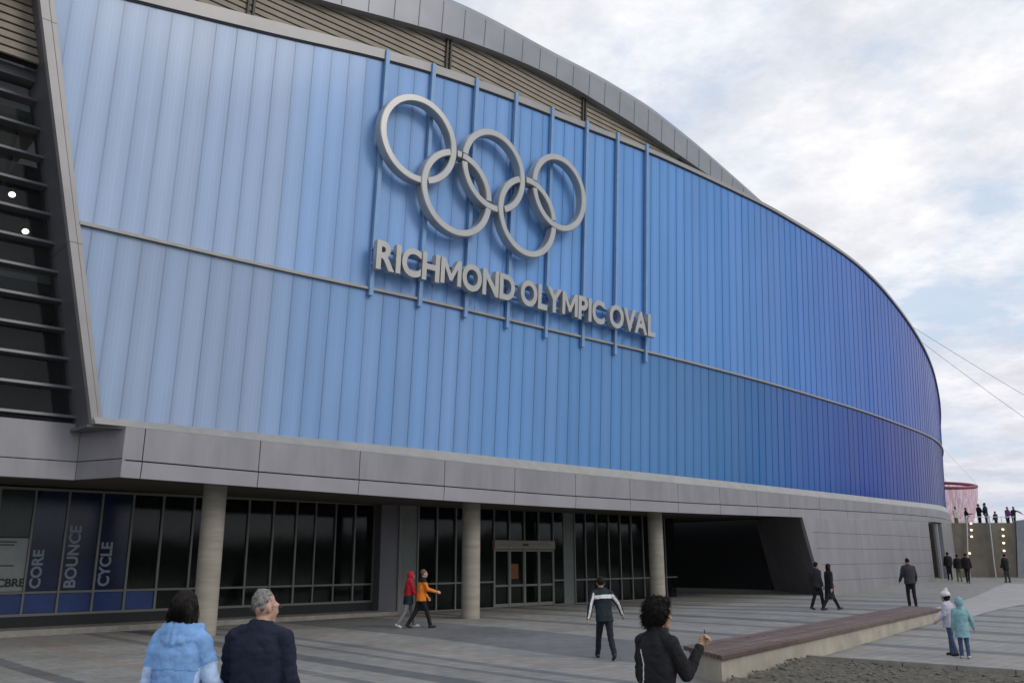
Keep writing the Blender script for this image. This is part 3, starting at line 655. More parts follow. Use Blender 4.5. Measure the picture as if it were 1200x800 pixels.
ls_.build('lobby_counter', mat('lobby_furniture', (0.16, 0.15, 0.13), .7, var=.3), B)

# dark covered opening between glazing and clad wall
vd = MB()
sweep(vd, 34, 46, lambda s: [(-14, -.1), (-14, 4.4), (-14.3, 4.4), (-14.3, -.1)], 2, lean=0)
fbox(vd, 34.0, 34.3, -.1, 4.3, -14, GO+.4)
vd.build('passage_wall', mat('passage_render', (0.10, 0.105, 0.105), .8, var=.2), B)
vf = MB()
for k in range(9): fbox(vf, 37.2+.62*k, 37.26+.62*k, .1, 3.4, -13.9, -13.8)
for k in range(5): fbox(vf, 38.0+.9*k, 38.45+.9*k, .75, 1.25, -13.98, -13.92)
vf.build('passage_glazing', mat('dim_glazing', (0.40, 0.42, 0.38), .5), B)
# clad wall right of the opening: edge raked, jamb slanting inwards
def s_edge(z): return 39.6-(z-.2)*(39.6-38.0)/3.75
def s_jin(z): return 43.0-(z-.2)*(43.0-41.55)/3.75
cw = MB(); cb_ = MB()
zr = [-.1, .92, 1.70, 2.48, 3.26, 3.80]
for a_, b_ in zip(zr, zr[1:]):
    for s0 in [None] + [44.5, 50.0]:
        s1 = {None: 44.5, 44.5: 50.0, 50.0: 55.7}[s0]
        n = 8
        for i in range(n):
            def sp(z, q): x0 = s_edge(z) if s0 is None else s0; return x0+(s1-x0)*q/n
            ga, gb2 = .008, .008; l_ = .010 if (i == 0 and s0 is not None) else 0
            zt_ = lambda s: z_soff(s)-.01
            top = [zt_(sp(b_, i)), zt_(sp(b_, i+1))] if b_ == 3.80 else [b_-gb2]*2
            cw.hexa([surf(sp(a_, i)+l_, a_+ga, .26, 0), surf(sp(a_, i+1), a_+ga, .26, 0), surf(sp(a_, i+1), a_+ga, .1, 0), surf(sp(a_, i)+l_, a_+ga, .1, 0),
                     surf(sp(b_, i)+l_, top[0], .26, 0), surf(sp(b_, i+1), top[1], .26, 0), surf(sp(b_, i+1), top[1], .1, 0), surf(sp(b_, i)+l_, top[0], .1, 0)])
CW = cw.build('clad_wall', M_PANEL, B)
sweep(cb_, 39.7, 55.7, lambda s: [(.24, -.1), (.24, 3.9), (-.5, 3.9), (-.5, -.1)], 1, lean=0); cb_.build('cladding_backing', M_GAP, B)
jb_ = MB(); P = [(s_edge(-.1), -.1, .26), (s_jin(-.1), -.1, -4.3), (s_jin(4.1), 4.1, -4.3), (s_edge(4.1), 4.1, .26)]
q = [surf(a_, z_, o_, 0) for a_, z_, o_ in P]; t2 = Vector((0.5, 0.5, 0)); jb_.hexa([q[0], q[1], q[1]+t2, q[0]+t2, q[3], q[2], q[2]+t2, q[3]+t2]); jb_.build('passage_jamb', M_PANEL, B)
j2 = MB(); fbox(j2, 42.9, 52, -.1, 4.3, -14, -4.4); j2.build('passage_block', M_DARK, B)
# right niche with door, then wall round the end
ni = MB(); fbox(ni, 55.7, 59.6, -.1, 4.3, -1.4, -1.2); ni.build('niche_back', M_DARK, B)
nd = MB(); fbox(nd, 56.4, 57.6, .3, 3.3, -1.2, -1.16); nd.build('niche_door', M_GLASS, B)
npst = MB(); fbox(npst, 58.6, 58.75, 0, 4.2, .0, .15); fbox(npst, 57.7, 57.8, 0, 4.2, -.9, -.8); npst.build('niche_post', M_STEEL, B)
ew = MB(); sweep(ew, 59.6, 97, lambda s: [(.26, -.1), (.26, z_soff(s)-.01), (-.3, z_soff(s)-.01), (-.3, -.1)], 1.0, lean=0); ew.build('end_wall', M_PANEL, B)

# blue sign rails
RS = (12.12, 13.94, 15.83, 17.78, 19.76, 21.79, 23.7, 25.64)
for s_r in RS:
    rb = MB(); zt_ = z_top(s_r)+.32; n = 6
    for i in range(n):
        a_, b_ = 9.85+(zt_-9.85)*i/n, 9.85+(zt_-9.85)*(i+1)/n
        rb.hexa([surf(s_r-.07, a_, .16), surf(s_r+.07, a_, .16), surf(s_r+.07, a_, .035), surf(s_r-.07, a_, .035), surf(s_r-.07, b_, .16), surf(s_r+.07, b_, .16), surf(s_r+.07, b_, .035), surf(s_r-.07, b_, .035)])
    rb.build('sign_rail', M_RAIL, B)

# ------------------------------------------------------------------ ring emblem
cz = surf(16.5, 14.7, .4)
RG = thing('ring_emblem', 'five interlocking silver rings mounted high on the blue wall', 'emblem', (0, 0, 0))
CEN = [(13.28, 15.22), (16.50, 15.16), (19.86, 15.38), (14.92, 13.86), (18.22, 13.96)]
RO_, RI_ = 1.49, 1.25; RM = (RO_+RI_)/2
def crossings(i, j):
    (x0, y0), (x1, y1) = CEN[i], CEN[j]; dx, dy = x1-x0, y1-y0; d_ = sqrt(dx*dx+dy*dy); a_ = d_/2; h = sqrt(RM*RM-a_*a_)
    mx, my = (x0+x1)/2, (y0+y1)/2; return [(mx+h*dy/d_, my-h*dx/d_), (mx-h*dy/d_, my+h*dx/d_)]
cuts = {k: [] for k in range(5)}
def cut(under, other, upper):                               # the ring 'under' is broken where it passes behind 'other'
    c = sorted(crossings(under, other), key=lambda p: p[1]); p = c[1] if upper else c[0]
    cuts[under].append(math.atan2(p[1]-CEN[under][1], p[0]-CEN[under][0]))
cut(0, 3, False); cut(3, 0, True); cut(1, 3, True); cut(3, 1, False); cut(1, 4, False); cut(4, 1, True); cut(2, 4, True); cut(4, 2, False)
for r_i, (cs, czz) in enumerate(CEN):
    NS = 144; keep = []
    mb = MB()
    for k in range(NS):
        a0, a1 = 2*pi*k/NS, 2*pi*(k+1)/NS; am = (a0+a1)/2
        # points of this segment that lie under another ring at a cut are left out
        skip = False
        for c in cuts[r_i]:
            dd = abs((am-c+pi) % (2*pi)-pi)
            if dd < 0.30:
                px, pz = cs+RM*cos(am), czz+RM*sin(am)
                for j in range(5):
                    if j != r_i:
                        rr = sqrt((px-CEN[j][0])**2+(pz-CEN[j][1])**2)
                        if RI_-.03 < rr < RO_+.03: skip = True
        if skip: continue
        keep.append(k)
        prof = [(RI_, .30), (RI_+.03, .55), (RO_-.03, .55), (RO_, .52), (RO_, .30)]
        prof = [(RI_, .24), (RI_, .53), (RI_+.025, .555), (RO_-.025, .555), (RO_, .53), (RO_, .24)]
        o = len(mb.v); n = len(prof)
        for a in (a0, a1):
            for r, off in prof: mb.v.append(tuple(surf(cs+r*cos(a), czz+r*sin(a), off)))
        for q_ in range(n): mb.f.append((o+q_, o+(q_+1) % n, o+n+(q_+1) % n, o+n+q_)); mb.m.append(0)
    ks = set(keep)
    n = 6
    for idx_, k in enumerate(keep):
        o = idx_*2*n
        if (k-1) % NS not in ks: mb.f.append(tuple(o+q_ for q_ in range(n))); mb.m.append(0)
        if (k+1) % NS not in ks: mb.f.append(tuple(o+n+q_ for q_ in range(n))[::-1]); mb.m.append(0)
    me = mb.mesh('ring', M_RING)
    bm = bmesh.new(); bm.from_mesh(me); bmesh.ops.remove_doubles(bm, verts=bm.verts, dist=0.0008); bmesh.ops.recalc_face_normals(bm, faces=bm.faces); bm.to_mesh(me); bm.free()
    me.polygons.foreach_set('use_smooth', [True]*len(me.polygons)); me.set_sharp_from_angle(angle=radians(35))
    link('ring', me, RG)
bkt = MB()
for cs, czz in CEN:
    for s_r in RS:
        if abs(s_r-cs) < RM-.1:
            h = sqrt(RM*RM-(s_r-cs)**2)
            for sg_ in (-1, 1): fbox(bkt, s_r-.05, s_r+.05, czz+sg_*h-.06, czz+sg_*h+.06, .15, .26, LEAN)
bkt.build('bracket', M_RAIL, RG)

# ------------------------------------------------------------------ lettering
def block_m(h, w, st, ex):
    """capital M drawn as strokes: two stems and a V"""
    mb = MB(); e = st*1.12
    def slab(P):
        n = len(P); o = len(mb.v); mb.v += [(x, y, -ex) for x, y in P]+[(x, y, ex) for x, y in P]
        mb.f += [tuple(o+i for i in range(n))[::-1], tuple(o+n+i for i in range(n))]+[(o+i, o+(i+1) % n, o+n+(i+1) % n, o+n+i) for i in range(n)]; mb.m += [0]*(n+2)
    slab([(0, 0), (st, 0), (st, h*.66), (w/2-st*.32, h*.16), (w/2+st*.32, h*.16), (w-st, h*.66), (w-st, 0), (w, 0), (w, h), (w-st*1.05, h), (w/2, h*.42), (st*1.05, h), (0, h)])
    return mb.mesh('glyph', [])
def glyph(ch, size=1.0, extrude=0.1, bold=0.02):
    if ch == 'M': return block_m(size*.70, size*.80, size*.15, extrude)
    cu_ = bpy.data.curves.new('glyph', 'FONT'); cu_.body = ch; cu_.size = size; cu_.extrude = extrude; cu_.offset = bold; cu_.resolution_u = 6
    ob = bpy.data.objects.new('glyph', cu_); COL.objects.link(ob); bpy.context.view_layer.update()
    dg = bpy.context.evaluated_depsgraph_get(); me = bpy.data.meshes.new_from_object(ob.evaluated_get(dg))
    bpy.data.objects.remove(ob); return me
LT = thing('sign_lettering', 'silver raised capitals reading RICHMOND OLYMPIC OVAL under the rings', 'lettering')
TXT = 'RICHMOND OLYMPIC OVAL'; gls = []; pos = 0
for ch in TXT:
    if ch == ' ': pos += 0.30; gls.append(None); continue
    me = glyph(ch, 1.25, 0.105, 0.040); xs_ = [v.co.x for v in me.vertices]; w = max(xs_)-min(xs_)
    if ch == 'A': pos -= .13
    if ch == 'V': pos -= .05
    if ch == 'Y': pos -= .08
    gls.append((me, pos-min(xs_), pos)); pos += w + 0.055
    ys_ = [v.co.y for v in me.vertices]
capH = max(v.co.y for v in gls[1][0].vertices)
TW = pos-0.055; SX = (25.72-11.98)/TW; SY = 0.875/capH
for it, ch in zip(gls, TXT):
    if it is None: continue
    me, dx, _ = it
    for v in me.vertices:
        s_ = 11.98+(v.co.x+dx)*SX; z_ = 10.61+0.24*(s_-11.98)/13.7+v.co.y*SY; off = .34+(v.co.z+.105)*1.0
        v.co = surf(s_, z_, off)
    me.materials.clear(); me.materials.append(M_LETTER); me.materials.append(M_LSIDE)
    me.update()
    nrm_ = surf(18, 11, 1)-surf(18, 11, 0)
    for p in me.polygons: p.material_index = 0 if p.normal.dot(nrm_) > .7 else 0
    lo_ = link('letter', me, LT); lo_['label'] = 'silver letter ' + ch
tr = MB()
for dz in (.18, .66):
    sweep(tr, 12.0, 25.7, lambda s: [(.16, 10.61+.24*(s-11.98)/13.7+dz), (.16, 10.69+.24*(s-11.98)/13.7+dz), (.355, 10.69+.24*(s-11.98)/13.7+dz), (.355, 10.61+.24*(s-11.98)/13.7+dz)], .8)
tr.build('mounting_bar', M_RAIL, LT)

# ------------------------------------------------------------------ window banners
def banner(s0, s1, z0, z1, m, word, label, size, tx, tz, tm=M_FTEXT, vertical=True):
    t = thing('window_banner', label, 'banner', (0, 0, 0), group='window banners')
    mb = MB(); fbox(mb, s0+.035, s1-.035, z0, z1, GO+.004, GO+.012); mb.build('film', m, t)
    if word:
        me = glyph(word, size, 0.003, 0.012)
        mx_ = min(v.co.x for v in me.vertices)
        for v in me.vertices:
            x, y = v.co.x-mx_, v.co.y
            if vertical: s_, z_ = tx-y, tz+x
            else: s_, z_ = tx+x, tz+y
            v.co = surf(s_, z_, GO+.018+v.co.z, 0)
        me.materials.clear(); me.materials.append(tm); link('word', me, t)
    return t
banner(5.03, 5.95, ZT+.04, ZC-.06, M_FILM, 'CORE', 'dark blue window banner reading CORE in pale upright letters', .40, 5.44, 1.26)
banner(5.95, 6.88, ZT+.04, ZC-.06, M_FILM, 'BOUNCE', 'dark blue window banner reading BOUNCE in pale upright letters', .43, 6.38, 1.26)
banner(6.88, 7.74, ZT+.04, ZC-.06, M_FILM, 'CYCLE', 'dark blue window banner reading CYCLE in pale upright letters', .42, 7.28, 1.28)
for i, (a_, b_) in enumerate(zip(mull, mull[1:])):
    if 3.1 < a_ < 7.8:
        names = {3.2: 'leftmost', 4.12: 'under the white sign', 5.03: 'under the CORE banner', 5.95: 'under the BOUNCE banner', 6.88: 'under the CYCLE banner', 7.74: 'farthest right, beneath a clear window'}
        banner(a_, b_, Z0+.05, ZT-.04, M_FILM2, None, 'bright blue film on a low window pane, ' + names[a_], 0, 0, 0)
t = banner(4.12, 5.03, 2.66, ZC-.06, M_FILMG, None, 'dark green window film above the white sign', 0, 0, 0)
t = banner(3.2, 5.03, ZT+.04, 2.62, M_WHITE, 'CBRE', 'white window sign with black CBRE lettering at its foot', .30, 4.32, 1.32, M_STEXT, False)
for k, (z_, w_) in enumerate(((2.50, .5), (2.42, .45), (1.86, .5))):
    mb = MB(); fbox(mb, 4.2, 4.2+w_, z_, z_+.035, GO+.012, GO+.016); mb.build('text_line', M_STEXT, t)

# ------------------------------------------------------------------ ceiling lamps behind the upper glass
for loc, lb_ in ((Vector((-14.22, 22.5, 12.1)), 'round warm ceiling lamp behind the upper left glass, higher of the two'), (Vector((-13.99, 23.0, 11.18)), 'round warm ceiling lamp behind the upper left glass, lower of the two')):
    t = thing('ceiling_lamp', lb_, 'lamp', loc, group='lamps behind the upper glass')
    mb = MB(); mb.ball((0, 0, 0), (.09, .09, .075)); mb.build('globe', M_CLAMP, t, smooth=True)
    mb = MB(); mb.tube([(0, 0, .08), (0, 0, .6)], .02, 6); mb.build('stem', M_GAP, t)

# ------------------------------------------------------------------ bench
bn = thing('bench', 'long low concrete bench with a dark red plank top', 'bench')
b0, b1 = Vector((3.34, 14.48)), Vector((13.15, 27.40)); bo = Vector((-.30, 1.67)); dB = (b1-b0).normalized(); nB = Vector((-dB.y, dB.x))
cn = MB(); i0, i1 = b0+dB*.12+nB*.07, b1-dB*.1+nB*.07; w_ = nB*1.15
zt_ = .42
i2, i3 = b1+bo*.93-dB*.1, b0+bo*.93+dB*.14
cn.hexa([(p.x, p.y, z_) for z_ in (-.15, zt_) for p in (i0, i1, i2, i3)])
cn.build('concrete_base', M_BENCHC, bn, bevel=.01)
pk = MB(); npk = 11
for k in range(npk):
    f0, f1 = k/npk+.005, (k+1)/npk-.005; t_ = 0.0; Lb = (b1-b0).length; cutp = [0.0]+[x for x in [random.uniform(1.5, 4)+3.6*q for q in range(4)] if x < Lb-1]+[Lb]
    for ta, tb in zip(cutp, cutp[1:]):
        ga = .006; a0_, a1_ = b0+bo*f0+dB*(ta+ga), b0+bo*f1+dB*(ta+ga); c0_, c1_ = b0+bo*f0+dB*(tb-ga), b0+bo*f1+dB*(tb-ga); dz = random.uniform(-.004, .004)
        pk.hexa([(a0_.x, a0_.y, zt_+.002), (c0_.x, c0_.y, zt_+.002), (c1_.x, c1_.y, zt_+.002), (a1_.x, a1_.y, zt_+.002), (a0_.x, a0_.y, zt_+.075+dz), (c0_.x, c0_.y, zt_+.075+dz), (c1_.x, c1_.y, zt_+.075+dz), (a1_.x, a1_.y, zt_+.075+dz)], random.choice((0, 0, 0, 1, 2)))
pk.build('plank_top', [M_WOOD, mat('bench_wood_dark', (0.095, 0.057, 0.046), 0.6, var=.25, vscale=3, bump=.2, bscale=20), mat('bench_wood_worn', (0.15, 0.10, 0.08), 0.65, var=.25, vscale=3, bump=.2, bscale=20)], bn, bevel=.006)

# ------------------------------------------------------------------ retaining wall, terrace, lamps, poles at far right
rw = thing('retaining_wall', 'dark concrete retaining wall at the far right with people on top', 'wall')
mb = MB(); mb.hexa([(29, 66, -.5), (37.45, 66, -.5), (37.45, 66.5, -.5), (29, 66.5, -.5), (29, 66, 4.55), (38.05, 66, 4.55), (38.05, 66.5, 4.55), (29, 66.5, 4.55)]); mb.build('wall', M_WALLC, rw)
mb = MB()
for x in [30+.9*i for i in range(10)]: mb.tube([(x, 66.3, 4.55), (x, 66.3, 5.0)], .02, 6)
mb.tube([(29, 66.3, 5.0), (38.2, 66.3, 5.0)], .025, 6); mb.build('top_rail', M_STEEL, rw)
pw = thing('side_wall', 'pale sloping concrete wall at the right edge beyond the dark wall', 'wall')
mb = MB(); mb.hexa([(37.47, 65.9, -.5), (44, 60, -.5), (44, 62, -.5), (38, 67, -.5), (38.07, 65.9, 4.7), (44, 60, 5.6), (44, 62, 5.6), (38.4, 67, 4.7)]); mb.build('wall', M_WALLP, pw)
tr_ = MB(); tr_.add([(29, 66.5, 4.2), (60, 66.5, 4.2), (60, 120, 4.2), (29, 120, 4.2)], [(0, 1, 2, 3)]); tag(tr_.build('terrace', M_CURB), kind='structure')
for grp, pts_ in (('left', [(34.62, 4.5), (34.58, 4.02), (34.54, 3.54), (34.21, 2.32)]), ('right', [(36.96, 4.06), (36.92, 3.58), (36.88, 3.06), (36.83, 2.5), (36.78, 1.97), (36.75, 1.44), (36.72, .9)])):
    proto = None
    for (x, z_) in pts_:
        if proto is None:
            t = thing('wall_lamp', f'small warm lamp in the {grp} vertical row on the retaining wall', 'lamp', (x, 65.98, z_), group=f'{grp} row of wall lamps')
            mb = MB(); mb.ball((0, -.10, 0), (.10, .06, .075), 10, 6); gl1 = mb.build('bulb', M_LAMP, t, smooth=True)
            mb = MB(); mb.box((0, -.03, 0), (.16, .06, .1)); gl2 = mb.build('mount', M_GAP, t); proto = (t, gl1, gl2)
        else:
            t = proto[0].copy(); COL.objects.link(t); t.location = (x, 65.98, z_)
            for c in proto[1:]:
                c2 = c.copy(); COL.objects.link(c2); c2.parent = t
for x0, x1, zb, lb_ in ((34.36, 33.98, 1.7, 'thin pale pole leaning on the retaining wall beside the left lamp row'), (36.03, 35.91, 1.4, 'thin pale pole on the retaining wall between the two lamp rows')):
    mb = MB(); mb.tube([(x0, 65.85, 5.1), (x1, 65.8, zb), (x1-.02, 65.75, g(x1, 65.7)-.05)], .05, 8); tag(mb.build('pole', M_STEEL, smooth=True), lb_, 'pole')

# ------------------------------------------------------------------ net funnel and cables behind the building
ns = thing('net_sculpture', 'red ring with a translucent pink net hanging below it', 'net')
nc = Vector((46.6, 95)); nr = 3.95; nz = 9.75
mb = MB(); mb.tube([(nc.x+nr*cos(2*pi*k/48), nc.y+nr*sin(2*pi*k/48), nz+.62*sin(2*pi*k/48)) for k in range(49)], .17, 8); mb.build('ring', mat('red_ring', (0.22, 0.03, 0.06), .5), ns, smooth=True)
nm = bpy.data.materials.new('pink_net'); nm.use_nodes = True
n_, l_ = nm.node_tree.nodes, nm.node_tree.links; pp = n_['Principled BSDF']; pp.inputs['Base Color'].default_value = (0.60, 0.24, 0.29, 1); pp.inputs['Roughness'].default_value = .9
tt = n_.new('ShaderNodeBsdfTransparent'); mxx = n_.new('ShaderNodeMixShader'); tx = n_.new('ShaderNodeTexCoord'); nn = n_.new('ShaderNodeTexNoise'); nn.inputs['Scale'].default_value = 1.2
mpp = n_.new('ShaderNodeMapping'); mpp.inputs['Scale'].default_value = (5, 5, .25); l_.new(tx.outputs['Object'], mpp.inputs[0]); l_.new(mpp.outputs[0], nn.inputs[0])
mrr = n_.new('ShaderNodeMapRange'); mrr.inputs[1].default_value = .35; mrr.inputs[2].default_value = .65; mrr.inputs[3].default_value = .25; mrr.inputs[4].default_value = .62
l_.new(nn.outputs[0], mrr.inputs[0]); l_.new(mrr.outputs[0], mxx.inputs[0]); l_.new(tt.outputs[0], mxx.inputs[1]); l_.new(pp.outputs[0], mxx.inputs[2]); l_.new(mxx.outputs[0], n_['Material Output'].inputs[0])
mb = MB(); hs = [(0, 1.0), (-1.2, .97), (-2.6, .90), (-4.2, .78), (-5.8, .60)]
for h_, f_ in hs:
    for k in range(48): a_ = 2*pi*k/48; w_ = 1+.03*sin(a_*9); mb.v.append((nc.x+nr*f_*w_*cos(a_), nc.y+nr*f_*w_*sin(a_), nz+h_+.62*f_*sin(a_)*(1+h_/6)))
for j in range(len(hs)-1):
    for k in range(48): mb.f.append((j*48+k, j*48+(k+1) % 48, (j+1)*48+(k+1) % 48, (j+1)*48+k)); mb.m.append(0)
mb.build('netting', nm, ns, smooth=True)
mb = MB(); mb.tube([(44.0, 101, 0), (44.0, 101, 24)], .25, 10); mb.build('mast', M_STEEL, ns)
mb = MB()
for k in range(5): a_ = -.5+2*pi*k/5; mb.tube([(nc.x+nr*cos(a_), nc.y+nr*sin(a_), nz), (44.0, 101, 23)], .012, 5)
mb.build('suspension_wire', M_CABLE, ns)
for p0, p1, lb_ in (((40.2, 85, 25.9), (62, 85, 11.5), 'thin steel cable in the sky at right, upper of two'), ((40.6, 85, 24.75), (60.5, 85, 8.6), 'thin steel cable in the sky at right, lower of two')):
    P0, P1 = Vector(p0), Vector(p1); mb = MB(); mb.tube([P0.lerp(P1, i/20)-Vector((0, 0, .35*sin(pi*i/20))) for i in range(21)], .022, 6); tag(mb.build('cable', M_CABLE), lb_, 'cable', 'stay cables at right')

# ------------------------------------------------------------------ people
TEX = bpy.data.textures.new('cloth_folds', 'CLOUDS'); TEX.noise_scale = 0.15; TEX.noise_depth = 2; TEX.noise_type = 'HARD_NOISE'
TEXH = bpy.data.textures.new('hair_tufts', 'CLOUDS'); TEXH.noise_scale = 0.035; TEXH.noise_depth = 2
def cap(mb, p, q, r0, r1, n=12):
    """tapered capsule as one closed piece"""
    p, q = Vector(p), Vector(q); d_ = q-p; L_ = d_.length
    if L_ < 1e-5: mb.ball(p, r0); return
    d_ /= L_; pts = []; rs_ = []
    for k in range(5): a_ = pi/2*(1-k/4)*0.999; pts.append(p - d_*r0*sin(a_)); rs_.append(max(.0008, r0*cos(a_)))
    for k in range(5): a_ = pi/2*(k/4)*0.999; pts.append(q + d_*r1*sin(a_)); rs_.append(max(.0008, r1*cos(a_)))
    a = d_.cross(Vector((0, 0, 1)) if abs(d_.z) < .95 else Vector((1, 0, 0))).normalized(); b = d_.cross(a); o = len(mb.v)
    for P_, R_ in zip(pts, rs_):
        for k in range(n): mb.v.append(tuple(P_+(a*cos(2*pi*k/n)+b*sin(2*pi*k/n))*R_))
    for i in range(len(pts)-1):
        for k in range(n): mb.f.append((o+i*n+k, o+i*n+(k+1) % n, o+(i+1)*n+(k+1) % n, o+(i+1)*n+k)); mb.m.append(0)
    mb.f += [tuple(o+k for k in range(n))[::-1], tuple(o+(len(pts)-1)*n+k for k in range(n))]; mb.m += [0, 0]
def loft(mb, rings, n=24):
    """closed lofted tube of (centre, rx, ry) ellipses"""
    o = len(mb.v)
    for c, rx, ry in rings:
        for k in range(n):
            a_ = 2*pi*k/n; e = 0.86                       # slightly squared section
            ca, sa = cos(a_), sin(a_)
            mb.v.append((c[0]+rx*math.copysign(abs(ca)**e, ca), c[1]+ry*math.copysign(abs(sa)**e, sa), c[2]))
    for i in range(len(rings)-1):
        for k in range(n): mb.f.append((o+i*n+k, o+i*n+(k+1) % n, o+(i+1)*n+(k+1) % n, o+(i+1)*n+k)); mb.m.append(0)
    mb.f += [tuple(o+k for k in range(n))[::-1], tuple(o+(len(rings)-1)*n+k for k in range(n))]; mb.m += [0, 0]
def meld(mb, name, mats, voxel, smooth=4, disp=0, tex=None, pick=None, mid=.5):
    """fuse the pieces into one continuous skin"""
    me = mb.mesh(name+'_raw', mats); ob = bpy.data.objects.new('tmp', me); COL.objects.link(ob)
    m = ob.modifiers.new('r', 'REMESH'); m.mode = 'VOXEL'; m.voxel_size = voxel; m.use_smooth_shade = True
    if smooth: m = ob.modifiers.new('s', 'SMOOTH'); m.factor = .5; m.iterations = smooth
    if disp: m = ob.modifiers.new('d', 'DISPLACE'); m.texture = tex or TEX; m.strength = disp; m.mid_level = mid; m.texture_coords = 'LOCAL'
    bpy.context.view_layer.update(); dg = bpy.context.evaluated_depsgraph_get()
    out = bpy.data.meshes.new_from_object(ob.evaluated_get(dg)); out.name = name
    bpy.data.objects.remove(ob); bpy.data.meshes.remove(me)
    out.materials.clear()
    for mm in (mats if isinstance(mats, (list, tuple)) else [mats]): out.materials.append(mm)
    for p in out.polygons:
        p.use_smooth = True
        p.material_index = pick(p.center) if pick else 0
    return out
M_SKIN = mat('skin', (0.48, 0.29, 0.21), 0.5, var=.08, vscale=8); M_SKIN2 = mat('skin_tan', (0.42, 0.24, 0.16), 0.5, var=.08, vscale=8)
M_HBLACK = mat('black_hair', (0.010, 0.008, 0.007), 0.6, var=.4, vscale=30, stretch=(1, 1, .15), bump=.6, bscale=60, spec=.18)
M_HGREY = mat('grey_hair', (0.22, 0.21, 0.20), 0.55, var=.45, vscale=40, stretch=(1, 1, .3), bump=.6, bscale=70)
M_EYE = mat('eye', (0.03, 0.02, 0.02), .2)
def cloth(n_, c, r=.8, var=.14): return mat(n_, c, r, var=var, vscale=9, bump=.25, bscale=120, spec=.3)
C_BLUE = cloth('blue_jacket', (0.19, 0.36, 0.66)); C_PALE = cloth('pale_blue_patch', (0.42, 0.56, 0.80)); C_NAVY = cloth('navy_cloth', (0.010, 0.014, 0.032)); C_BLACK = cloth('black_cloth', (0.011, 0.011, 0.014))
C_CHAR = cloth('charcoal_cloth', (0.035, 0.035, 0.04)); C_JEAN = cloth('denim', (0.05, 0.08, 0.17)); C_RED = cloth('red_cloth', (0.42, 0.015, 0.03)); C_ORANGE = cloth('orange_cloth', (0.72, 0.20, 0.02))
C_GREY = cloth('grey_cloth', (0.18, 0.18, 0.19)); C_GREEN = cloth('dark_green_cloth', (0.013, 0.024, 0.030)); C_WHITE = cloth('white_cloth', (0.66, 0.66, 0.66)); C_TURQ = cloth('turquoise_cloth', (0.21, 0.39, 0.43)); C_LILAC = cloth('lilac_cloth', (0.50, 0.47, 0.58))
C_OLIVE = cloth('olive_cloth', (0.13, 0.12, 0.05)); C_PURPLE = cloth('purple_cloth', (0.10, 0.03, 0.12)); C_CREAM = cloth('cream_cloth', (0.48, 0.45, 0.38)); C_SHOE = mat('shoe', (0.02, 0.018, 0.016), .5); C_WSHOE = mat('pale_shoe', (0.50, 0.50, 0.50), .6)

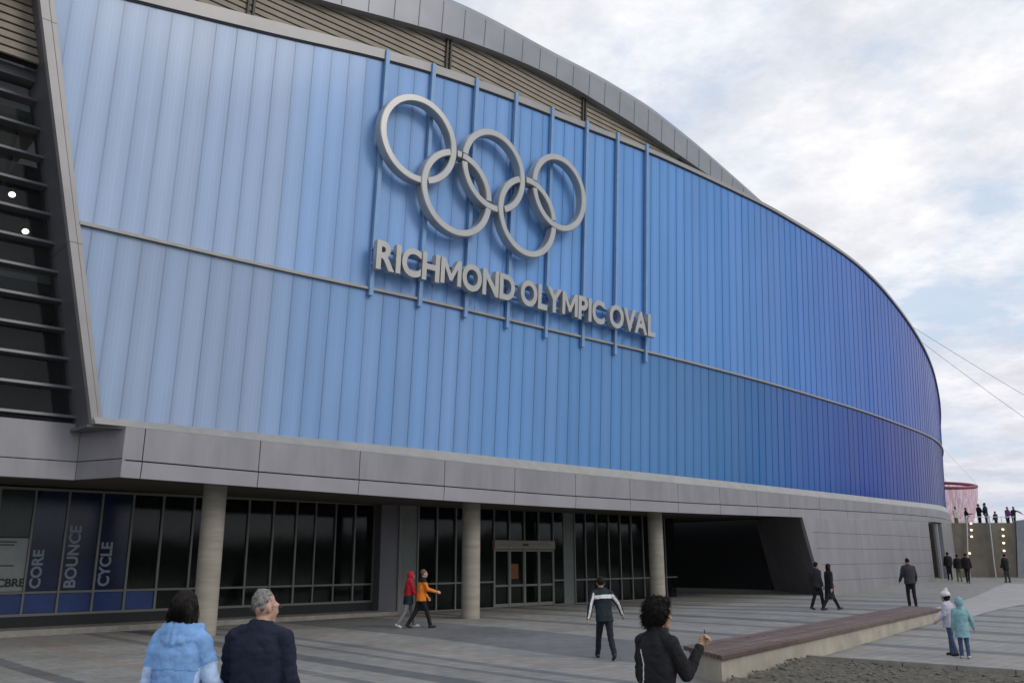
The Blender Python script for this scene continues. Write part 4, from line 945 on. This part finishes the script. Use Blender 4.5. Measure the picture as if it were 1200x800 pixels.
def person(label, loc, face, H=1.72, lean=0.0, lean_side=0.0, legs=((0, 0), (0, 0)), arms=((8, 8, 15), (8, 8, 15)), head_yaw=0, head_pitch=0, skin=M_SKIN, hair=M_HBLACK, hair_style='short', hat=None,
           jacket=C_BLACK, jmats=None, jpick=None, coat=0.0, bulk=1.0, trousers=C_CHAR, shoes=C_SHOE, hood=None, voxel=.016, build=1.0, group=None, fist=(False, False), extras=None, headk=1.0, name='person', female=False, strands=0):
    """face: heading in degrees, 0 = away from the camera (+Y), clockwise. legs: (hip flex, knee bend); arms: (forward, outward, elbow bend[, inward turn])"""
    root = thing(name, label, 'person', (loc[0], loc[1], g(loc[0], loc[1])+.012 if len(loc) < 3 else loc[2]), -radians(face), group)
    k = H/1.72; sw = .9 if female else 1.0
    V = lambda x, y, z: Vector((x*k, y*k, z*k))
    def rot(v, deg, ax='X'): return Matrix.Rotation(radians(deg), 3, ax) @ v
    hipz = .90
    # legs; lower the pelvis so that the lower foot stands on the ground
    def leg(side, flex, bend):
        th = rot(Vector((0, 0, -.42)), flex); sh = rot(Vector((0, 0, -.40)), flex-bend); return th, sh
    low = 0; LG = []
    for sd, (fl_, bd) in zip((-1, 1), legs):
        th, sh = leg(sd, fl_, bd); LG.append((th, sh, fl_-bd)); low = min(low, (th+sh).z)
    pz = -low+.08; hip = Vector((0, 0, pz))
    up_ = rot(rot(Vector((0, 0, 1)), -lean), lean_side, 'Y')
    def trunk(h, y=0): return hip + up_*h + Vector((0, y, 0))
    shd = trunk(.485); neck = trunk(.560, .012); headc = neck + rot(Vector((0, .02, .122*headk)), head_pitch-lean*.5)
    RH = Matrix.Rotation(radians(-head_yaw), 3, 'Z') @ Matrix.Rotation(radians(head_pitch-lean*.4), 3, 'X')
    hd = lambda x, y, z: (headc + RH @ (Vector((x, y, z))*headk))*k
    S = [shd + Vector((sd*.175*sw*build, 0, 0)) for sd in (-1, 1)]
    AR = []
    for i, sd in enumerate((-1, 1)):
        a_ = arms[i]; f_, o_, b_ = a_[:3]; inn = a_[3] if len(a_) > 3 else 0
        u = Vector((sd*sin(radians(o_)), sin(radians(f_))*cos(radians(o_)), -cos(radians(f_))*cos(radians(o_))))
        fb_ = f_+b_; oo = o_*.6-inn
        w = Vector((sd*sin(radians(oo)), sin(radians(fb_))*cos(radians(oo)), -cos(radians(fb_))*cos(radians(oo))))
        el = S[i]+u*.285; wr = el+w*.25; AR.append((S[i], el, wr, u, w))
    # ---- body: one continuous skin
    mb = MB()
    mb.ball(hd(0, -.012, .025), (.074*k*headk, .092*k*headk, .098*k*headk), 20, 14)      # skull
    cap(mb, hd(0, .035, -.050), hd(0, .060, -.080), .052*k*headk, .036*k*headk)          # jaw, chin
    mb.ball(hd(0, .045, -.01), (.060*k*headk, .048*k*headk, .075*k*headk), 16, 12)        # face
    cap(mb, hd(0, .088, .012), hd(0, .104, -.024), .010*k*headk, .014*k*headk, 8)         # nose
    cap(mb, hd(-.022, .084, -.060), hd(.022, .084, -.060), .009*k*headk, .009*k*headk, 8)    # lips
    cap(mb, hd(-.04, .078, .028), hd(.04, .078, .028), .012*k*headk, .012*k*headk, 8)        # brow
    for sd in (-1, 1): mb.ball(hd(sd*.078, -.005, -.008), (.013*k*headk, .020*k*headk, .032*k*headk), 8, 8)   # ears
    cap(mb, (neck-up_*.05)*k, (headc+Vector((0, -.01, -.05)))*k, .056*k, .050*k)
    loft(mb, [((hip+up_*h+Vector((0, .0, 0)))*k if True else None, rx*k*sw*.8, ry*k*.75) for h, rx, ry in ((-.06, .14, .10), (.06, .15, .105), (.18, .13, .09), (.35, .15, .105), (.48, .15, .09), (.54, .08, .06))])
    for i, (s_, el, wr, u, w) in enumerate(AR):
        cap(mb, s_*k, el*k, .036*k, .032*k); cap(mb, el*k, wr*k, .032*k, .026*k)
        sd = (-1, 1)[i]
        ax = w; side_ = Vector((0, 1, 0))-ax*ax.y
        if side_.length < .2: side_ = Vector((0, 0, 1))-ax*ax.z
        side_.normalize(); nr_ = ax.cross(side_)*(-sd)                                         # nr_: palm faces the body
        palm = wr+ax*.055
        cap(mb, (wr+ax*.02)*k, (wr+ax*.075+side_*.012)*k, .027*k, .026*k, 10); cap(mb, (wr+ax*.03)*k, (wr+ax*.075-side_*.016)*k, .024*k, .024*k, 10)
        cl = 62 if fist[i] else 20
        for f4, (off, ln) in enumerate(((.033, .070), (.012, .080), (-.010, .074), (-.031, .056))):
            b0_ = wr+ax*.088+side_*off; d1 = (ax*cos(radians(cl))+nr_*sin(radians(cl))); d2 = (ax*cos(radians(cl*2.1))+nr_*sin(radians(cl*2.1)))
            m_ = b0_+d1*ln*.5; e_ = m_+d2*ln*.5
            cap(mb, b0_*k, m_*k, .0095*k, .0088*k, 8); cap(mb, m_*k, e_*k, .0088*k, .0072*k, 8)
        t0 = wr+ax*.035+side_*.024; t1 = t0+(side_*.7+ax*.6+nr_*.35).normalized()*.04; t2_ = t1+(ax*.85+nr_*.35+side_*.15).normalized()*.034
        cap(mb, t0*k, t1*k, .013*k, .011*k, 8); cap(mb, t1*k, t2_*k, .011*k, .0085*k, 8)
    FT = []
    for i, sd in enumerate((-1, 1)):
        th, sh, tot = LG[i]; h_ = hip+Vector((sd*.085, 0, -.02)); kn = h_+th; an = kn+sh; FT.append((h_, kn, an, tot))
        cap(mb, h_*k, kn*k, .075*k, .052*k); cap(mb, kn*k, an*k, .052*k, .036*k)
        fd = rot(Vector((0, 1, 0)), tot*.7 if tot < 0 else tot*.5)
        cap(mb, (an+Vector((0, 0, -.03)))*k, (an+fd*.12+Vector((0, 0, -.045)))*k, .034*k, .026*k)
    link('body', meld(mb, 'body', skin, min(voxel, .012)*max(.6, k), 2), root)
    # ---- eyes
    for sd in (-1, 1):
        e = MB(); e.ball(hd(sd*.032, .083, .010), (.011*k*headk, .008*k*headk, .008*k*headk), 8, 6); e.build('eye', M_EYE, root, smooth=True)
    # ---- jacket
    mb = MB(); bz = bulk
    hem = -.10-coat
    R = [(hem, .185+coat*.10, .135+coat*.06), (hem*.5-.02, .183, .135), (.04, .178, .130), (.14, .170, .124), (.27, .180, .130), (.40, .187, .130), (.47, .158, .112), (.53, .105, .085), (.575, .072, .072)]
    loft(mb, [((hip+(up_*h if h > 0 else Vector((0, 0, h))))*k, rx*k*sw*build*(.5+.5*bz), ry*k*bz) for h, rx, ry in R])
    for i, (s_, el, wr, u, w) in enumerate(AR):
        cap(mb, (neck+Vector(((-1, 1)[i]*.05, -.012, -.035)))*k, (s_+Vector(((-1, 1)[i]*-.015, 0, -.008)))*k, .058*k, .066*k*bz); cap(mb, (s_+Vector((0, 0, -.012)))*k, el*k, .068*k*bz, .057*k*bz); cap(mb, el*k, (wr-w*.005)*k, .058*k*bz, .043*k*bz)
    for a_ in range(12):
        t_ = 2*pi*a_/12; t2_ = 2*pi*(a_+1)/12
        cap(mb, (neck+Vector((cos(t_)*.066, sin(t_)*.064, .012-.012*sin(t_))))*k, (neck+Vector((cos(t2_)*.066, sin(t2_)*.064, .012-.012*sin(t2_))))*k, .026*k, .026*k, 8)
    if hood == 'down':
        for a_ in range(9):
            t_ = pi+pi*a_/8; cap(mb, (neck+Vector((cos(t_)*.10, sin(t_)*.085-.005, .0-.015*sin(t_))))*k, (neck+Vector((cos(t_)*.115, sin(t_)*.115, -.09*abs(sin(t_)))))*k, .036*k, .042*k, 8)
    if hood == 'up':
        mb.ball(hd(0, -.030, .022), (.104*k*headk, .112*k*headk, .128*k*headk), 18, 12); cap(mb, hd(0, -.04, -.06), (neck+Vector((0, -.03, -.03)))*k, .085*k, .10*k)
    ctx = dict(k=k, hip=hip, neck=neck, AR=AR, up=up_, hd=hd, S=S)
    pk_ = (lambda c: jpick(c, ctx)) if jpick else None
    link('jacket', meld(mb, 'jacket', jmats or jacket, voxel*max(.6, k), 3, .032*k if strands else .030*k, TEX, pk_, .30), root)
    # ---- trousers
    mb = MB()
    loft(mb, [((hip+Vector((0, 0, h)))*k, rx*k*sw, ry*k) for h, rx, ry in ((-.12, .155, .115), (-.05, .165, .122), (.04, .160, .118), (.10, .145, .108))])
    for h_, kn, an, tot in FT: cap(mb, h_*k, kn*k, .094*k, .070*k); cap(mb, kn*k, (an+Vector((0, 0, .01)))*k, .070*k, .060*k)
    link('trousers', meld(mb, 'trousers', trousers, voxel*max(.6, k), 3, .02*k), root)
    # ---- shoes
    for h_, kn, an, tot in FT:
        mb = MB(); fd = rot(Vector((0, 1, 0)), tot*.7 if tot < 0 else tot*.5); up2 = Vector((0, -fd.z, fd.y))
        cap(mb, (an-up2*.030-fd*.035)*k, (an-up2*.040+fd*.13)*k, .042*k, .036*k); cap(mb, (an+up2*.01)*k, (an-up2*.03)*k, .046*k, .044*k)
        cap(mb, (an-up2*.060-fd*.05)*k, (an-up2*.062+fd*.15)*k, .020*k, .020*k)
        link('shoe', meld(mb, 'shoe', shoes, .012*max(.6, k), 2), root)
    # ---- hair or hat
    if hair_style and hood != 'up':
        mb = MB()
        if hair_style == 'bald': pass
        r0 = {'short': .006, 'crop': -.001, 'long': .012, 'bushy': .024, 'bob': .010}[hair_style]
        mb.ball(hd(0, -.026, .040), ((.076+r0)*k*headk, (.090+r0)*k*headk, (.094+r0)*k*headk), 20, 14)
        cap(mb, hd(-.045, -.050, .0), hd(.045, -.050, .0), (.032+r0*.6)*k*headk, (.032+r0*.6)*k*headk)
        if hair_style in ('long', 'bob'):
            ln = .25 if hair_style == 'long' else .09
            for x_ in (-.062, -.03, 0, .03, .062): cap(mb, hd(x_, -.062+.25*x_*x_, .0), (headc+RH @ Vector((x_*1.1, -.072+4*x_*x_, -ln)))*k, .040*k, .030*k, 8)
            for sd in (-1, 1): cap(mb, hd(sd*.074, -.012, .03), (headc+RH @ Vector((sd*.084, -.02, -ln*.85)))*k, .026*k, .026*k, 8)
        if hair_style == 'bushy':
            for sd in (-1, 1): mb.ball(hd(sd*.062, -.02, .03), (.060*k, .085*k, .095*k), 12, 10)
            mb.ball(hd(0, -.060, -.035), (.095*k, .070*k, .080*k), 14, 10); mb.ball(hd(0, .025, .105), (.075*k, .060*k, .045*k), 12, 10)
        hm_ = meld(mb, 'hair', hair, .009*max(.6, k), 2, .012*k if hair_style != 'bushy' else .026*k, TEXH)
        if strands:
            rs2 = random.Random(len(label)); sb = MB(); vsn = [(v.co.copy(), v.normal.copy()) for v in hm_.vertices]; ce = hd(0, -.02, .03)
            for _ in range(strands):
                p_, n_v = rs2.choice(vsn)
                if p_.z < (neck.z+.03)*k: continue
                ln = {'crop': .020, 'bushy': .04, 'long': .10}.get(hair_style, .04)*rs2.uniform(.6, 1.3)*k
                down = Vector((0, -.25, -1)); tang = (down-n_v*down.dot(n_v)); tang = tang.normalized() if tang.length > .05 else Vector((rs2.uniform(-1, 1), rs2.uniform(-1, 1), 0)).normalized()
                if hair_style == 'bushy': tang = (tang+Vector((rs2.uniform(-1, 1), rs2.uniform(-1, 1), rs2.uniform(-1, 1)))*.9).normalized()
                if hair_style == 'long' and n_v.z > .35: ln *= .38
                lift = {'crop': .25, 'bushy': .28, 'long': .02}.get(hair_style, .2)*rs2.uniform(.3, 1.2)
                q1 = p_-n_v*.003*k+(tang+n_v*lift)*ln*.5; rad = Vector((q1.x-ce.x, q1.y-ce.y, 0)); rad = rad.normalized() if rad.length > .01 else rad
                q2 = q1+((Vector((0, -.05, -1))*.95+tang*.3-rad*.22 if hair_style == 'long' else tang*1.1-n_v*.15)+Vector((rs2.uniform(-.12, .12), rs2.uniform(-.12, .12), -.1)))*ln*.5
                sb.tube([p_-n_v*.004*k, q1, q2], [.0022*k, .0018*k, .0006*k], 3)
            sb.v = [tuple(v) for v in sb.v]; sm_ = sb.mesh('strands', hair)
            bmh_ = bmesh.new(); bmh_.from_mesh(hm_); bmh_.from_mesh(sm_); bmh_.to_mesh(hm_); bmh_.free(); bpy.data.meshes.remove(sm_)
            hm_.polygons.foreach_set('use_smooth', [True]*len(hm_.polygons))
        link('hair', hm_, root)
    if hat:
        mb = MB(); kind, hm = hat
        mb.ball(hd(0, -.012, .055), (.105*k*headk, .116*k*headk, .092*k*headk), 18, 12)
        if kind == 'pointed': cap(mb, hd(0, -.02, .10), hd(0, -.05, .20), .078*k*headk, .026*k*headk)
        link('hat', meld(mb, 'hat', hm, .012*k, 2), root)
    if extras: extras(root, ctx)
    return root

VF = .0085
# woman in light blue jacket, lower left
def pick_woman(c, x):
    k = x['k']; z = c.z/k; h_ = z-x['hip'].z
    if c.y < 0 and (abs(h_-.13-.02*abs(c.x)) < .006 or abs(h_-.30+.10*abs(c.x)) < .005 and abs(c.x) < .17*k): return 2
    (s_, el, wr, u, w) = x['AR'][1]; (s2, el2, wr2, u2, w2) = x['AR'][0]
    P = c/k
    dl = (P-el2).length; dr = (P-el).length
    if P.x < -.17 and dl < .16 and P.z < el2.z+.10: return 1
    if dr < .13 and P.y < el.y+.02: return 1
    if P.z < x['hip'].z+.02 and abs(P.x) < .2: return 1
    return 0
person('woman with long dark hair in a light blue hooded jacket, seen from behind', (-2.33, 6.3), 8, 1.70, lean=2, legs=((12, 8), (-10, 6)), arms=((-4, 10, 18), (6, 16, 50, 10)), hair_style='long', hood='down', jmats=[C_BLUE, C_PALE, cloth('blue_seam', (0.11, 0.25, 0.54))], jpick=pick_woman,
       trousers=C_JEAN, voxel=VF, bulk=1.04, female=True, head_yaw=8, build=1.02, strands=2600)
# man in navy jacket beside her
def specs(root, x):
    hd = x['hd']; mb = MB(); k = x['k']
    for sd in (-1, 1):
        mb.tube([hd(sd*.034+.022*cos(2*pi*q/14), .101, .010+.017*sin(2*pi*q/14)) for q in range(15)], .0022, 6)
        mb.tube([hd(sd*.056, .100, .012), hd(sd*.080, .05, .012), hd(sd*.082, -.01, .006)], .0022, 6)
    mb.tube([hd(-.012, .106, .014), hd(.012, .106, .014)], .002, 6); mb.build('glasses', M_GAP, root)
person('grey haired man with glasses in a plain navy jacket, seen from behind', (-1.80, 6.4), 12, 1.715, legs=((-8, 4), (14, 8)), arms=((4, 9, 28), (2, 10, 30)), hair=M_HGREY, hair_style='crop', jacket=C_NAVY, trousers=C_CHAR, voxel=VF, bulk=1.06, head_yaw=33, head_pitch=-7, build=1.1, extras=specs, strands=2600)
# woman with raised hand
def pick_pipe(c, x):
    P = c/x['k']; h = P.z-x['hip'].z
    if P.y < -.03 and 0.08 < h < .42:
        cx = -.085+.05*sin((h-.08)/.34*pi*.9)
        if abs(P.x-cx) < .0065: return 1
    return 0
def cigarette(root, x):
    (s_, el, wr, u, w) = x['AR'][1]; k = x['k']; mb = MB(); c = (wr+w*.07+Vector((.012, .015, 0)))*k
    mb.tube([c, c+Vector((-.02, .02, .075))*k], .0045*k, 8); mb.build('cigarette', C_CHAR, root)
person('woman with bushy black hair in a black jacket raising one hand', (1.09, 6.9), 52, 1.60, lean=2, legs=((6, 4), (-4, 4)), arms=((2, 8, 30), (24, 10, 122, 0)), hair_style='bushy', skin=M_SKIN2, jmats=[C_BLACK, C_WHITE], jpick=pick_pipe, trousers=C_CHAR, voxel=VF*.8, bulk=1.0, female=True,
       head_yaw=26, build=1.0, fist=(False, True), extras=cigarette, strands=3200)
# man with striped track jacket
def pick_stripe(c, x):
    P = c/x['k']; h = (P-x['hip']).dot(x['up'])
    arm = abs(P.x) > .20
    if not arm and .355 < h < .43: return 1
    if not arm and .25 < h <= .355: return 2
    if arm:
        i = 0 if P.x < 0 else 1; (s_, el, wr, u, w) = x['AR'][i]; sd = (-1, 1)[i]
        q = P-s_; ax = el-s_; t_ = q.dot(ax)/ax.length_squared
        base = s_+ax*t_ if t_ < 1 else el+(wr-el)*max(0, min(1, (P-el).dot(wr-el)/(wr-el).length_squared))
        d_ = P-base
        if d_.y < -.034 and abs(d_.x) < .024 and t_ > .05: return 1
    return 0
person('man striding away in a dark green track jacket with a white chest stripe', (1.90, 18.6), -8, 1.70, lean=9, lean_side=-3, legs=((26, 6), (-20, 22)), arms=((-10, 18, 10), (12, 40, 8)), jmats=[C_GREEN, C_WHITE, C_NAVY], jpick=pick_stripe, trousers=cloth('dark_trousers', (0.012, 0.014, 0.022)), voxel=.013, bulk=1.04, head_yaw=10)
# pair at the entrance
def pick_red(c, x):
    P = c/x['k']; return 1 if P.z < x['hip'].z+.10 or (P.x < -.08 and P.z < x['hip'].z+.32) else 0
person('person with a red hood and red jacket walking to the entrance', (-3.02, 25.7), 68, 1.58, lean=5, legs=((22, 10), (-18, 14)), arms=((-14, 8, 20), (16, 8, 30)), hood='up', hair_style=None, jmats=[C_RED, C_GREEN], jpick=pick_red, coat=.08, trousers=C_GREY, shoes=C_WSHOE, bulk=1.08)
person('person in an orange jacket and black trousers walking to the entrance', (-2.64, 25.6), 74, 1.66, lean=4, legs=((-20, 12), (24, 8)), arms=((8, 8, 30), (26, 8, 50)), jmats=[C_ORANGE, C_BLACK], jpick=lambda c, x: 1 if c.z/x['k'] > x['hip'].z+.44 else 0, trousers=C_BLACK, hair=mat('brown_hair', (0.10, 0.06, 0.04), .6), bulk=1.08)
# pair in black right of the opening
person('person in a short dark jacket walking close behind a black coat', (10.98, 32.0), 70, 1.66, legs=((-14, 10), (12, 6)), arms=((6, 6, 20), (0, 6, 15)), jacket=C_CHAR, trousers=C_BLACK, voxel=.018)
person('woman in a long black coat taking a wide step on the plaza', (11.32, 31.8), 78, 1.68, lean=3, legs=((30, 4), (-22, 10)), arms=((14, 8, 40), (-12, 8, 10)), jacket=C_BLACK, coat=.34, trousers=C_BLACK, hair_style='bob', voxel=.018, female=True, bulk=1.08,
       extras=None)
person('man in a dark padded jacket walking away past the clad wall', (14.78, 33.0), 5, 1.76, lean=3, legs=((10, 14), (-6, 4)), arms=((6, 14, 30), (6, 14, 30)), jacket=C_CHAR, trousers=C_BLACK, bulk=1.16, voxel=.018, hair_style='crop', hair=M_HBLACK)
# children
person('child in a turquoise hooded coat and jeans standing on the paving', (8.92, 17.85), 12, 1.10, legs=((4, 4), (-4, 4)), arms=((2, 10, 10), (6, 26, 6)), hood='up', hair_style=None, jacket=C_TURQ, coat=.20, trousers=C_JEAN, shoes=C_WSHOE, bulk=1.30, headk=1.28, voxel=.014, build=.95, name='person')
person('child in a pointed white hat and pale jacket beside a smaller child', (8.93, 18.35), -38, 1.22, legs=((-6, 8), (8, 6)), arms=((8, 8, 40), (4, 8, 10)), hair_style='bob', hat=('pointed', C_WHITE), jacket=C_LILAC, trousers=C_JEAN, bulk=1.14, headk=1.18, coat=.04, voxel=.014)
# people at the foot of the retaining wall
def pick_olive(c, x): return 0
person('person in black standing closest to the curved wall end', (28.25, 57.2), 10, 1.74, legs=((4, 4), (-4, 4)), jacket=C_BLACK, trousers=C_BLACK, voxel=.03, bulk=1.1)
person('person in olive trousers walking near the curved wall end', (28.2, 55.9), 20, 1.68, legs=((14, 8), (-10, 8)), jacket=C_BLACK, trousers=C_OLIVE, coat=-.02, voxel=.03, bulk=1.12)
person('person in black walking towards the retaining wall between the lamp rows', (27.75, 54.0), 35, 1.78, legs=((16, 8), (-14, 12)), jacket=C_BLACK, trousers=C_BLACK, voxel=.03, bulk=1.12)
person('person in a dark coat standing below the right lamp row', (31.15, 55.8), -15, 1.74, legs=((3, 2), (-5, 2)), arms=((6, 10, 20), (6, 10, 20)), jacket=C_BLACK, trousers=C_CHAR, coat=.06, voxel=.03, bulk=1.1)
# people on top of the wall
TZ = 4.2
person('person in a cream jacket on top of the dark wall, leftmost of the row', (34.42, 67.6, TZ), 160, 1.66, jacket=C_CREAM, trousers=C_OLIVE, voxel=.035, legs=((4, 4), (-4, 4)))
person('person in black beside the cream jacket on top of the dark wall', (35.28, 67.7, TZ), 100, 1.58, jacket=C_BLACK, trousers=C_BLACK, voxel=.035, arms=((10, 10, 60), (30, 10, 70)))
person('tall person in black on the wall, left of a close pair', (36.25, 67.6, TZ+.12), 80, 1.74, jacket=C_BLACK, trousers=C_BLACK, voxel=.035, arms=((10, 12, 50), (10, 20, 40)), bulk=1.08)
person('tall person in navy on the wall, right of a close pair', (36.88, 67.8, TZ+.16), -40, 1.80, jacket=C_NAVY, trousers=C_CHAR, voxel=.035, arms=((10, 20, 50), (10, 20, 40)), bulk=1.1)
person('small person in charcoal alone on top of the dark wall', (37.55, 67.7, TZ), 0, 1.28, jacket=C_CHAR, trousers=C_CHAR, voxel=.03, headk=1.1)
person('person in purple leaning on the wall top rail near the right lamps', (38.42, 67.6, TZ), 170, 1.64, jacket=C_PURPLE, trousers=C_BLACK, voxel=.035, lean=8)
person('person in black pointing one arm out on the wall top at right', (38.95, 67.7, TZ), 175, 1.66, jacket=C_BLACK, trousers=C_BLACK, voxel=.035, lean=10, arms=((20, 70, 10), (10, 10, 40)))
